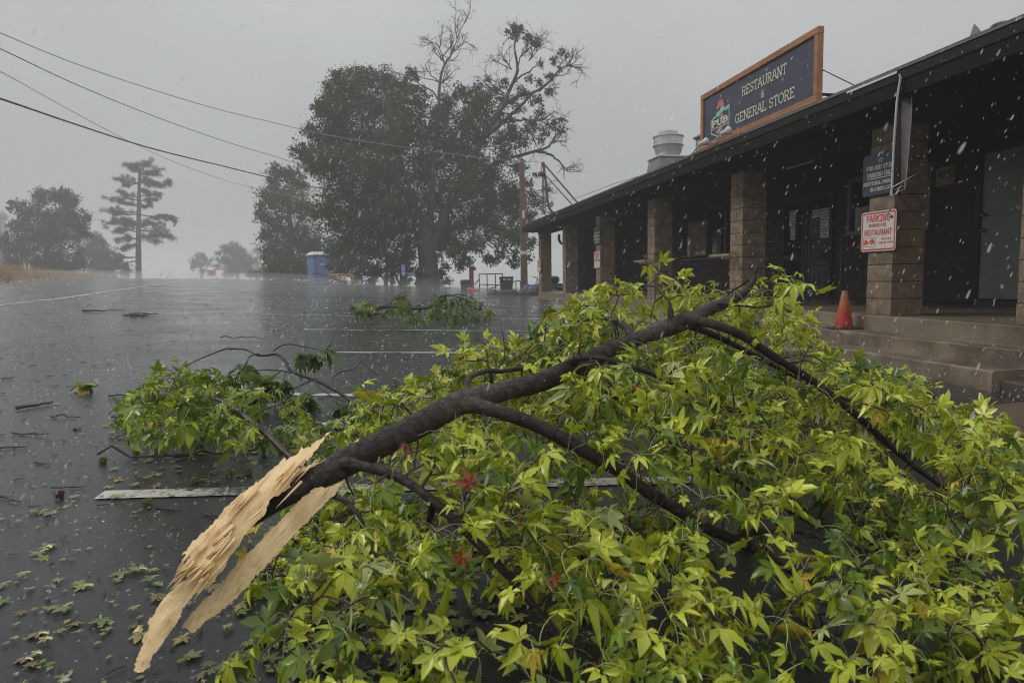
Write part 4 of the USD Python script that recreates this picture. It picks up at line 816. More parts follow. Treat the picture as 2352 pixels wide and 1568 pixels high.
def clump_points(c, rad, n, r, sub=14, flat=.85):
    m = max(3, int(sub)); d = r.normal(size=(m, 3)); d /= np.linalg.norm(d, axis=1, keepdims=True)
    sc = c + d * (rad * r.uniform(.05, 1.0, (m, 1)) ** .6 * 1.12) * [1, 1, flat]
    k = r.integers(0, m, n); sg_ = rad * r.uniform(.10, .27, m)
    return sc[k] + r.normal(size=(n, 3)) * sg_[k][:, None]
def fractal(start, d, L, rad, depth, r, out, spread=.6, up=.12):
    d = np.array(d, float) / np.linalg.norm(d); pts = [np.array(start, float)]; k = 4
    for i in range(k):
        d = d + r.normal(0, .22, 3); d[2] += up * .3; d /= np.linalg.norm(d); pts.append(pts[-1] + d * L / k)
    out.append(tube(pts, np.linspace(rad, rad * .6, k + 1), 5 if depth > 1 else 4, cap=False))
    if depth > 0:
        for _ in range(3 if depth > 1 else 4):
            i = r.integers(1, k + 1); nd = d + r.normal(0, spread, 3); fractal(pts[i], nd, L * r.uniform(.5, .75), rad * .58, depth - 1, r, out, spread, up)
def screen_tree(name, label, Z, trunk, limbs, clumps, leaf_mat, bark, leaf=.14, dens=1.0, depth=3.0, seed=0, cat='tree', bare=(), bare_len=1.1, group=None, aspect=.6, extra=(), light=None, twiggy=True, limb_w=.72):
    r = np.random.default_rng(seed); k = Z / PF
    base = gp(trunk[0][0], Z); t = T(name, label, cat, base, 0, group)
    tp_ = [at(x, y, Z) for x, y, w in trunk]; tp_[0] = np.array([tp_[0][0], tp_[0][1], base[2] - .2]); rr = np.array([w for _, _, w in trunk]) * k
    q = spline(np.c_[tp_, rr], 24); t.part('trunk', tube(q[:, :3], q[:, 3], 16, wob=.14, seed=seed), bark, smooth=True, world=True)
    for lb in limbs:
        dz = r.uniform(-1, 1, len(lb)) * .12 * depth; dz = np.cumsum(dz) - dz[0]
        p = np.array([list(at(x, y, Z + dz[i])) + [w * k * limb_w] for i, (x, y, w) in enumerate(lb)]); q = spline(p, 6 * len(lb))
        q[1:-1, :3] += r.normal(0, .035 * k * 40, (len(q) - 2, 3)) * .5
        t.part('limb', tube(q[:, :3], q[:, 3], 8, wob=.1, seed=seed + len(lb)), bark, smooth=True, world=True)
    if len(bare):
        out = []
        for x, y, dx, dy, n in bare:
            for _ in range(n): fractal(at(x, y, Z + r.uniform(-.6, .6)), np.array([dx, r.normal(0, .4), -dy]) + r.normal(0, .25, 3), bare_len * r.uniform(.7, 1.2), .035, 3, r, out)
        t.part('bare_twigs', join(out), bark, world=True, kind='stuff')
    P_, Lp = [], []
    for cl in clumps:
        x, y, rad = cl[:3]; f = cl[3] if len(cl) > 3 else 1.0
        R_ = rad * k; c = at(x, y, Z + r.uniform(-1, 1) * depth * (1.0 if rad > 24 else .3))
        n = int(dens * 2.5 * f * 3.6 * math.pi * R_ * R_ / (leaf * leaf * aspect * .5) * .42)
        P_.append(clump_points(c, R_ * .92, n, r, sub=18 + rad * .7))
    tw = []
    if twiggy:
        for pts in P_:
            c = pts.mean(0)
            for _ in range(3):
                e = pts[r.integers(len(pts))]; tw.append(tube(spline([c + (c - e) * .3, (c + e) / 2 + r.normal(0, .1, 3), e], 5), np.linspace(.03, .008, 5), 4, cap=False))
        t.part('twigs', join(tw), bark, world=True, kind='stuff')
    if light:
        a = [p[r.random(len(p)) < (.72 if i % 3 else .2)] for i, p in enumerate(P_)]
        A = np.vstack(a); Bm = np.vstack([p[r.random(len(p)) < (.28 if i % 3 else .8)] for i, p in enumerate(P_)])
        t.part('crown', leaves_mesh(A, leaf, r, aspect), leaf_mat, world=True); t.part('crown', leaves_mesh(Bm, leaf, r, aspect), light, world=True)
    else: t.part('crown', leaves_mesh(np.vstack(P_), leaf, r, aspect), leaf_mat, world=True)
    return t
dense = [(790,190,35),(760,215,35),(830,185,38),(870,180,34),(900,200,34),(760,260,40),(738,250,22),(800,250,48),(850,240,50),(900,250,50),(950,230,38),(928,200,22),(738,312,42),(780,310,50),(702,352,32),(730,370,42),(780,380,55),(840,320,58),(900,320,58),(960,300,58),(1010,262,32),(1030,232,26),
  (1020,310,52),(1080,280,42),(1100,242,36),(1060,350,58),(990,380,60),(920,400,62),(850,410,62),(790,440,52),(850,490,60),(920,480,62),(1000,460,66),(1070,430,58),(1120,402,46),(1130,460,56),(1180,442,34),(1190,486,44),(1100,510,56),(1030,530,52),(950,530,52),(880,540,50),(820,530,50),(770,490,45),
  (785,565,42),(840,580,40),(900,590,32),(1150,536,40),(1190,548,34),(1090,562,26),(1155,580,20,.6),(1045,585,20,.6),(940,590,24),(1005,560,30),(1120,590,15,.4),(1080,600,14,.4),(1185,590,18,.5),(1215,560,22,.6),(1160,350,30,.7),(1170,310,22,.6),(1120,222,20,.8),(1060,602,22),(1130,598,20,.8),(1182,606,16,.7),(1022,612,14,.7),(940,618,20,.8),(1212,596,14,.6),(1000,590,20,.8),(866,618,22),(910,618,22),(850,648,12,.8),(962,622,16,.7),(940,642,12,.6),(1012,626,16,.7),(1030,645,12,.6),(1050,570,30),(1100,300,36,.9),(1150,320,26,.8),(1190,380,26,.8),(1060,215,22,.9),(1215,500,20,.8),(1080,212,18,.7),(1140,265,24,.7)]
sparse = [(1200,212,18,.6),(1232,232,18,.6),(1262,212,12,.6),(1182,310,24,.7),(1222,282,16,.6),(1252,300,15,.6),(1100,200,15,.6),(1216,180,12,.5),(1242,150,12,.5),(1160,190,15,.6),(1140,205,14,.6),(1175,235,18,.6),(1286,160,10,.5),(1300,130,8,.5),(1190,66,15),(1180,82,13),(1212,84,13),(1232,100,15),(1166,74,8),(1290,120,11,.7),(1272,140,12,.7),(1262,176,12,.7),(1240,192,11,.7),(1245,262,17,.6),(1272,286,17,.6),(1292,276,11,.6),(1215,300,19,.6),(1200,330,22,.6),(1242,322,13,.5),(1150,232,20,.7),(1172,276,20,.5),(1120,182,11,.5),(1196,250,15,.5),(942,166,16),(958,180,9),(962,205,12),(1232,402,10,.5),(1215,420,18,.5),(1262,436,9,.5),(1235,470,18,.5),(1262,470,10,.4),(1250,505,9,.4),(1290,300,10,.5),(1220,450,16,.5)]
oak = screen_tree('oak_tree', 'huge dark old oak with bare broken limbs reaching right', 40, [(985, 655, 34), (986, 640, 26), (982, 600, 21), (976, 560, 20), (965, 500, 17)],
  [[(982, 590, 18), (1010, 520, 15), (1045, 440, 13), (1105, 326, 11), (1149, 252, 8), (1173, 201, 6), (1189, 154, 4.5), (1182, 110, 3), (1190, 70, 1.5)],
   [(1140, 268, 7), (1183, 224, 6), (1236, 208, 4.5), (1267, 181, 3.5), (1300, 152, 2.2), (1338, 148, .8)], [(1110, 318, 8), (1150, 285, 6), (1190, 250, 5), (1216, 222, 4), (1255, 196, 2)], [(1150, 285, 4), (1195, 276, 3.4), (1240, 277, 2.2), (1262, 262, 1)],
   [(1050, 440, 9), (1120, 385, 7), (1173, 363, 6), (1220, 350, 5), (1257, 339, 4), (1277, 312, 2.5), (1300, 285, 1)], [(1233, 348, 4), (1277, 364, 3), (1294, 386, 2), (1296, 412, 1)],
   [(985, 560, 14), (995, 400, 10), (1008, 235, 5.5), (1013, 168, 4.5), (1022, 148, 3.5), (1036, 126, 2.6), (1055, 74, .8)], [(1020, 148, 2.4), (1012, 115, 1.8), (999, 95, .8)], [(1004, 226, 3), (990, 208, 2.4), (968, 196, 1.8), (948, 174, 1.2), (937, 160, .6)], [(1030, 142, 1.6), (1048, 132, 1.2), (1058, 110, .6)], [(1013, 192, 2), (1030, 178, 1.3), (1040, 165, .6)],
   [(968, 510, 13), (905, 400, 9), (850, 300, 6), (810, 215, 2.5)], [(930, 440, 9), (820, 360, 6), (735, 318, 2)], [(965, 510, 11), (930, 400, 7), (900, 300, 5), (880, 190, 1.5)], [(1174, 200, 4), (1196, 176, 3), (1222, 160, 2), (1243, 130, .8)], [(1190, 150, 2.4), (1200, 120, 1.6), (1215, 90, .8)]],
  dense + sparse, 'oak_foliage', 'dark_bark', .135, 1.0, 3.4, 11, bare=[(1184, 100, .1, -1, 3), (1195, 130, .5, -.8, 3), (1175, 160, -.6, -.7, 3), (1160, 215, -.8, -.5, 3), (1215, 140, .6, -.6, 3), (1270, 178, .7, -.4, 3), (1300, 152, .8, -.3, 3), (1250, 205, .7, .2, 2), (1130, 260, -.6, -.6, 2), (1240, 275, .8, -.1, 2), (1270, 330, .6, -.3, 3), (1290, 380, .3, .8, 2), (1015, 140, -.5, -.8, 3), (1035, 125, .4, -.8, 3), (1010, 110, -.2, -1, 2), (1050, 90, .2, -1, 2), (1010, 190, -.6, -.5, 2), (1015, 190, .7, -.3, 3), (960, 190, -.6, -.4, 2), (1225, 440, .5, .3, 3), (1240, 480, .4, .4, 2), (1200, 270, .5, .5, 2), (1210, 300, .7, .4, 2)], bare_len=1.15, light='oak_foliage_light')
# the oak's other low stems and their props
for k, pl in enumerate([[(886, 655, 5), (890, 610, 4.5), (880, 560, 4)], [(900, 655, 4), (902, 610, 4), (915, 560, 3)], [(927, 655, 9), (926, 620, 8.5), (935, 560, 8)], [(921, 660, 3), (905, 625, 3), (897, 605, 2.5)], [(953, 655, 3), (962, 634, 3), (968, 620, 3)]]):
    oak.part('stem', tube([at(x, y, 41) for x, y, w in pl], [w * 41 / PF for x, y, w in pl], 8), 'dark_bark', world=True, smooth=True)
screen_tree('broadleaf_tree', 'paler rounded tree behind the left side of the big oak', 58, [(665, 645, 9), (668, 560, 7), (660, 450, 4)], [[(665, 560, 5), (630, 480, 3), (612, 440, 1.5)], [(666, 540, 5), (695, 470, 3), (690, 420, 1.5)]],
  [(640, 398, 27), (668, 396, 20), (684, 420, 34), (622, 450, 34), (662, 468, 44), (702, 480, 38), (612, 500, 28), (640, 525, 40), (690, 545, 46), (632, 575, 36), (598, 470, 12), (593, 487, 10), (612, 540, 22), (720, 560, 40), (720, 600, 40), (660, 600, 40), (760, 600, 40), (625, 420, 16), (800, 610, 38)], 'oak_foliage_light', 'far_bark', .17, .9, 2.5, 23, light='oak_foliage')
screen_tree('bush', 'yellowish green bush at the road edge left of the portable toilet', 53, [(645, 645, 4), (646, 620, 3)], [], [(622, 612, 24), (655, 600, 26), (686, 615, 24), (640, 630, 22), (670, 634, 20), (700, 634, 16), (615, 634, 14)], 'bush_foliage', 'far_bark', .16, 1.0, .8, 29, 'bush', light='oak_foliage_light')
screen_tree('bush', 'dark ragged undergrowth between the portable toilet and the oak', 46, [(830, 650, 3), (830, 630, 2)], [], [(775, 615, 26), (800, 600, 24), (835, 620, 22), (868, 628, 20), (890, 640, 12, .5), (820, 640, 16), (855, 645, 12), (1015, 650, 12, .7), (905, 646, 9, .5)], 'oak_foliage', 'far_bark', .15, .9, .8, 31, 'bush')
screen_tree('broadleaf_tree', 'large rounded broadleaf tree at the left edge beyond the grass bank', 72, [(105, 640, 8), (108, 560, 6), (110, 480, 3)], [[(107, 570, 5), (60, 510, 3), (35, 470, 1)], [(108, 560, 5), (160, 500, 3), (175, 460, 1)]],
  [(130, 450, 24), (95, 450, 22), (158, 458, 26), (62, 486, 28), (120, 495, 44), (172, 506, 32), (42, 518, 28), (27, 466, 9), (22, 480, 8), (80, 545, 46), (140, 555, 46), (188, 535, 22), (48, 578, 36), (118, 600, 38), (22, 555, 24), (160, 605, 34), (85, 610, 30), (196, 500, 10), (30, 605, 24)], 'far_foliage', 'far_bark', .2, .9, 2.5, 37)
screen_tree('broadleaf_tree', 'lower hazy tree between the large left tree and the pine', 100, [(228, 640, 5), (228, 590, 4)], [], [(225, 556, 24), (210, 582, 24), (240, 590, 28), (205, 540, 14), (250, 618, 24), (215, 618, 26), (272, 600, 22), (290, 620, 18), (185, 600, 20)], 'far_foliage', 'far_bark', .22, .9, 2, 41)
screen_tree('broadleaf_tree', 'pale tree at the far left edge of the view in the haze', 160, [(0, 640, 5), (0, 560, 3)], [], [(4, 500, 14), (-8, 530, 22), (5, 560, 22), (-10, 590, 30)], 'far_foliage', 'far_bark', .28, .9, 2, 43)
screen_tree('broadleaf_tree', 'small leaning tree alone in the fog down the road', 185, [(463, 645, 3), (463, 620, 3), (458, 600, 2)], [[(460, 612, 2), (448, 600, 1)], [(460, 612, 2), (474, 602, 1)]], [(458, 591, 13), (446, 602, 12), (474, 600, 13), (466, 590, 10), (442, 614, 8), (466, 622, 9), (456, 606, 12)], 'far_foliage', 'far_bark', .3, .8, 1.5, 47)
screen_tree('broadleaf_tree', 'bushy grey tree in the fog right of the orange sign', 150, [(545, 645, 4), (545, 600, 3)], [], [(520, 574, 18), (540, 572, 18), (556, 588, 22), (516, 598, 18), (545, 608, 28), (570, 618, 20), (501, 582, 7), (498, 612, 8), (528, 622, 20), (575, 600, 12)], 'far_foliage', 'far_bark', .26, .9, 1.5, 53)
screen_tree('broadleaf_tree', 'faint slender tree in the fog just left of the dark bushes', 190, [(592, 645, 3), (592, 600, 2)], [], [(590, 576, 10), (602, 590, 13), (588, 602, 12), (604, 618, 16), (590, 622, 12), (612, 570, 10)], 'far_foliage', 'far_bark', .3, .7, 1.2, 59)
screen_tree('bush', 'low dark hedge in the haze below the small white sign', 85, [(588, 645, 2), (588, 635, 2)], [], [(575, 630, 9), (588, 628, 10), (600, 630, 11), (612, 634, 9)], 'far_foliage', 'far_bark', .2, .9, .8, 61, 'bush')
# pine
Zp, r = 92.0, np.random.default_rng(67); k = Zp / PF
pb = gp(318, Zp); pn = T('pine_tree', 'tall sparse pine with layered boughs standing alone by the road', 'tree', pb)
tpts = [at(318, 655, Zp), at(318, 560, Zp), at(319, 480, Zp), at(320, 420, Zp), at(322, 392, Zp)]; tpts[0][2] = pb[2] - .3
pn.part('trunk', tube(spline(tpts, 20), np.linspace(7.2, 3.2, 20) * k, 12, wob=.06), 'far_bark', world=True, smooth=True)
boughs = [((321, 398), [(303, 388), (291, 378)], 12), ((322, 395), [(332, 382), (340, 370)], 12), ((321, 402), [(345, 398), (366, 388)], 12), ((321, 396), [(313, 385), (318, 376)], 9), ((322, 398), [(350, 396), (358, 400)], 9),
  ((320, 422), [(296, 416), (274, 412)], 13), ((320, 420), [(285, 425), (283, 405)], 9), ((320, 418), [(350, 424), (387, 424)], 11), ((320, 420), [(345, 418), (366, 430)], 10), ((320, 425), [(335, 412), (350, 425)], 9), ((383, 424), [(388, 420), (385, 413)], 6),
  ((319, 460), [(280, 456), (250, 459)], 12), ((319, 455), [(290, 445), (272, 440)], 10), ((319, 470), [(295, 468), (275, 465)], 10), ((319, 452), [(345, 447), (366, 447)], 11), ((319, 462), [(340, 460), (358, 458)], 10), ((319, 470), [(335, 474), (345, 466)], 9), ((319, 445), [(330, 438), (340, 440)], 8),
  ((318, 488), [(280, 486), (243, 483)], 13), ((318, 492), [(262, 492), (268, 476)], 9), ((318, 492), [(362, 500), (402, 505)], 9), ((345, 497), [(372, 498), (380, 494)], 9), ((375, 502), [(395, 498), (400, 512)], 8), ((318, 475), [(303, 470), (298, 467)], 0),
  ((318, 515), [(275, 512), (244, 514)], 13), ((318, 520), [(285, 505), (262, 502)], 12), ((318, 520), [(350, 515), (375, 522)], 13), ((318, 530), [(355, 532), (388, 548)], 14), ((318, 535), [(290, 528), (262, 530)], 14), ((318, 545), [(340, 545), (362, 556)], 13), ((318, 550), [(295, 548), (270, 552)], 13), ((318, 560), [(300, 566), (280, 572)], 12), ((318, 530), [(330, 515), (345, 508)], 11), ((318, 525), [(305, 512), (292, 520)], 12), ((318, 540), [(372, 540), (384, 535)], 10), ((318, 590), [(295, 592), (280, 588)], 3), ((318, 598), [(300, 602), (285, 605)], 2)]
ndl, brs = [], []
for s, mids, fr_ in boughs:
    dz = r.uniform(-2, 2); q = spline([at(*s, Zp), at(*mids[0], Zp + dz * .6), at(*mids[1], Zp + dz)], 9)
    brs.append(tube(q, np.linspace(1.7, .6, 9) * k, 5, cap=False))
    for i in range(3, 9):
        for _ in range(3):
            e = q[i] + r.normal(0, fr_ * k * .45, 3) * [1, 1, .55]; brs.append(tube([q[i], (q[i] + e) / 2 + [0, 0, -.05], e], [.05, .035, .02], 3, cap=False)); ndl.append(e + r.normal(0, fr_ * k * .26, (int(fr_ * 4.5), 3)) * [1, 1, .8])
ndl = [x for x in ndl if len(x)]
pn.part('boughs', join(brs), 'far_bark', world=True); pn.part('crown', leaves_mesh(np.vstack(ndl), .27, r, .15, -.3), 'pine_needles', world=True)
# ------------------------------------------------------------------ the storm-broken sweetgum branch
def leaf_shape(lobes, cup, fold, seed, sinus=.40):
    # star leaf: y towards the tip, z the upper side; about one unit long from stalk to tip
    r = np.random.default_rng(seed); v = [(0, 0, 0)]; f = []; edge = []
    m = len(lobes)
    for i, (ang, L, wd) in enumerate(lobes):
        a = math.radians(ang + r.normal(0, 4)); L = L * r.uniform(.9, 1.08); d = np.array([math.sin(a), math.cos(a)]); s = np.array([d[1], -d[0]])
        ids = len(v); v += [(*(d * L * .5), -fold * L * .5), (*(d * L), -fold * .2), (*(d * L * .44 - s * wd * L), fold * .5), (*(d * L * .44 + s * wd * L), fold * .5), (*(d * L * .24 - s * wd * L * .5), 0), (*(d * L * .24 + s * wd * L * .5), 0),
                            (*(d * L * .74 - s * wd * L * .62), fold * .3), (*(d * L * .74 + s * wd * L * .62), fold * .3), (*(d * L * .78), -fold * L * .4)]
        f += [(ids + 8, ids + 1, ids + 6), (ids + 8, ids + 7, ids + 1), (ids, ids + 8, ids + 6), (ids, ids + 6, ids + 2), (ids, ids + 7, ids + 8), (ids, ids + 3, ids + 7), (ids, ids + 2, ids + 4), (ids, ids + 5, ids + 3), (0, ids, ids + 4), (0, ids + 5, ids)]
        edge.append((ids + 4, ids + 5, ids + 2, ids + 3))
    for i in range(m - 1):
        a_, b_ = edge[i], edge[i + 1]; web = len(v); v.append(tuple((np.array(v[a_[3]]) + np.array(v[b_[2]])) / 2 * .88))
        f += [(0, a_[1], b_[0]), (a_[1], web, b_[0]), (a_[1], a_[3], web), (b_[0], web, b_[2])]
    v = np.array(v, float); rr = np.hypot(v[:, 0], v[:, 1])
    v[:, 2] += -cup * rr ** 2 + .10 * np.sin(v[:, 0] * 3 + seed) * rr + .07 * np.sin(v[:, 1] * 4 + 2 * seed) * rr
    return trimesh.Trimesh(v, np.array(f), process=False)
SG = [(-114, .60, .23), (-57, .92, .23), (0, 1.05, .24), (57, .92, .23), (114, .60, .23)]
OK = [(-75, .42, .22), (-48, .62, .17), (-24, .85, .13), (0, 1.05, .12), (24, .85, .13), (48, .62, .17), (75, .42, .22)]
SGL = [leaf_shape(SG, c, fo, s) for s, (c, fo) in enumerate([(.12, .08), (.40, .16), (.70, .10), (-.30, .18), (1.05, .24), (.25, .34)])]
OKL = [leaf_shape(OK, c, fo, s + 20) for s, (c, fo) in enumerate([(.1, .05), (.4, .1), (.8, .1)])]
def stalks(A, Bb, bend, rad):
    # many thin curved stalks at once, three-sided, five rings each
    A, Bb, bend = np.array(A), np.array(Bb), np.array(bend); n = len(A); u = np.linspace(0, 1, 5)[None, :, None]; m = (A + Bb) / 2 + bend
    P = (1 - u) ** 2 * A[:, None] + 2 * u * (1 - u) * m[:, None] + u ** 2 * Bb[:, None]; t = Bb - A; t /= np.linalg.norm(t, axis=1, keepdims=True) + 1e-9
    a = np.cross(t, [.31, .2, .93]); a /= np.linalg.norm(a, axis=1, keepdims=True); b = np.cross(t, a); an = np.arange(3) * 2.0944
    rr = (np.asarray(rad)[:, None] * np.linspace(1, .75, 5)[None])[:, :, None, None]
    v = P[:, :, None] + rr * (np.cos(an)[None, None, :, None] * a[:, None, None] + np.sin(an)[None, None, :, None] * b[:, None, None])
    i, j = np.meshgrid(np.arange(4), np.arange(3), indexing='ij'); q = np.stack([i * 3 + j, i * 3 + (j + 1) % 3, (i + 1) * 3 + (j + 1) % 3, (i + 1) * 3 + j], -1).reshape(-1, 4); f = np.vstack([q[:, [0, 1, 2]], q[:, [0, 2, 3]]])
    return trimesh.Trimesh(v.reshape(-1, 3), (f[None] + (np.arange(n) * 15)[:, None, None]).reshape(-1, 3), process=False)
def grow(skel, rad, tips, r, step=.09, r0=.0035, sag=.03):
    # joins every leaf cluster to the nearest wood already there; returns twig meshes and tip directions
    nodes = [p for p in skel]; nr = list(rad); tree = cKDTree(np.array(nodes)); d0_, _ = tree.query(tips); order = np.argsort(d0_); tw, dirs = [], np.zeros_like(tips)
    pend = []
    for n_, i in enumerate(order):
        t = tips[i]; d, j = tree.query(t)
        if pend:
            pa = np.array(pend); dd = np.linalg.norm(pa - t, axis=1); q = dd.argmin()
            if dd[q] < d: d, j = dd[q], len(nodes) - len(pend) + q
        s = np.array(nodes[j]); L = np.linalg.norm(t - s)
        if L < 1e-4: dirs[i] = [0, 0, 1]; continue
        k = max(3, int(L / step) + 2); mid = (s + t) / 2 + r.normal(0, .09, 3) * L + [0, 0, .12 * L]
        q = spline([s, s + (mid - s) * .55 + r.normal(0, .05, 3) * L, mid, t], k + 2); q[:, 2] = np.maximum(q[:, 2], gz(q[:, 0], q[:, 1]) + .006)
        ra = min(nr[j] * .7, r0 + .0028 * L + .001); tw.append(tube(q, np.linspace(ra, r0 * .6, len(q)), 5, cap=False))
        dirs[i] = (q[-1] - q[-2]) / (np.linalg.norm(q[-1] - q[-2]) + 1e-9)
        for a in q[1:]: nodes.append(a); nr.append(max(r0, ra * .8)); pend.append(a)
        if len(pend) > 300: tree = cKDTree(np.array(nodes)); pend = []
    return tw, dirs
def foliage(th, tips, dirs, r, per, size, shapes, mats, probs, pet=(.05, .11), droop=.72, big=0, petmat='petiole', avoid=None, stalk_r=.0011):
    squ = []; pos, qs, sc, ix, pets, combos = [], [], [], [], [], [(s, m) for m in range(len(mats)) for s in range(len(shapes))]
    for t, d in zip(tips, dirs):
        n = r.integers(per[0], per[1] + 1); a0 = r.uniform(0, 6.28); fam = r.choice(len(mats), p=probs)
        u = np.cross(d, [0, 0, 1.0]); u = u / (np.linalg.norm(u) + 1e-6); w = np.cross(d, u)
        for k in range(n):
            a = a0 + k * 2.4 + r.normal(0, .3); o = d * r.uniform(.1, .9) + (u * math.cos(a) + w * math.sin(a)) * r.uniform(.7, 1.1); o[2] += .15; o /= np.linalg.norm(o)
            L = r.uniform(*pet); e = t + o * L; g = float(gz(e[0], e[1])); e[2] = max(e[2] - .02, g + .012)
            td = o * .9 + r.normal(0, .38, 3) + [0, 0, -droop * r.uniform(.1, 1.3)]; td /= np.linalg.norm(td)
            nn = np.array([0, 0, 1.0]) + o * .35 + r.normal(0, .45, 3); nn -= td * (nn @ td); nn /= np.linalg.norm(nn); s = size * min(1.6, r.lognormal(0, .28))
            tip = e + td * s
            gt_ = float(gz(tip[0], tip[1])) + .01
            if tip[2] < gt_: td[2] += (gt_ - tip[2]) / s; td /= np.linalg.norm(td); nn -= td * (nn @ td); nn /= np.linalg.norm(nn)
            if avoid is not None and avoid(e + td * s * .5, s): continue
            xx = np.cross(td, nn); Rm = np.stack([xx, td, nn], 1)
            f = fam if r.random() < .72 else r.choice(len(mats), p=probs)
            squ.append((r.uniform(.72, 1.12), 1.0, r.uniform(.5, 1.7))); pos.append(e); qs.append(Rotation.from_matrix(Rm).as_quat()); sc.append(s); ix.append(f * len(shapes) + r.integers(len(shapes)))
            pets.append((t, e, np.array([0, 0, .022]) + r.normal(0, .010, 3)))
    pos, qs, sc, ix = np.array(pos), np.array(qs), np.array(sc), np.array(ix); squ = np.array(squ) * sc[:, None]
    pr = proj(pos); vis = (pr[:, 2] > .3) & (pr[:, 0] > -60) & (pr[:, 0] < 2412) & (pr[:, 1] > -60) & (pr[:, 1] < 1640)
    score = np.where(vis, sc / np.maximum(pr[:, 2], .3), 0); o = np.argsort(-score); first = o[:big]; rest = o[big:]
    for i in first:
        s_, m_ = combos[ix[i]]; v = np.array(shapes[s_].vertices) * squ[i] @ Rotation.from_quat(qs[i]).as_matrix().T + pos[i]
        th.part('leaf', trimesh.Trimesh(v, shapes[s_].faces, process=False), mats[m_], world=True, smooth=True)
    instancer(th.path + '/foliage', [('leaf_kind', shapes[s_], mats[m_], True) for s_, m_ in combos], pos[rest] - th.loc, qs[rest], squ[rest], ix[rest])
    th.part('leaf_stalks', stalks(*zip(*pets), np.full(len(pets), stalk_r)), petmat, world=True, kind='stuff')
    print('leaves', th.path, len(pos))
def limb(pts, n=None, seed=0):
    # pts: (px, py, Z, radius in metres) -> smooth world polyline with radii
    p = np.array([list(at(x, y, Z)) + [rr * .80] for x, y, Z, rr in pts]); q = spline(p, n or 10 * len(pts)); r = np.random.default_rng(seed)
    q[1:-1, :3] += np.cumsum(r.normal(0, .0009, (len(q) - 2, 3)), 0) * np.sin(np.linspace(0, math.pi, len(q) - 2))[:, None]
    return q
MAIN = [(540, 1232, 1.715, .006), (590, 1190, 1.74, .017), (645, 1148, 1.765, .030), (700, 1112, 1.79, .040), (805, 1055, 1.87, .047), (900, 1002, 1.95, .047), (1000, 946, 2.03, .047), (1060, 914, 2.09, .046), (1130, 892, 2.16, .042), (1200, 871, 2.23, .041), (1310, 825, 2.34, .040), (1420, 776, 2.46, .037), (1500, 745, 2.56, .036), (1545, 733, 2.62, .042), (1610, 706, 2.72, .033), (1690, 677, 2.85, .025), (1720, 655, 2.90, .016), (1734, 628, 2.94, .012), (1740, 600, 2.97, .007)]
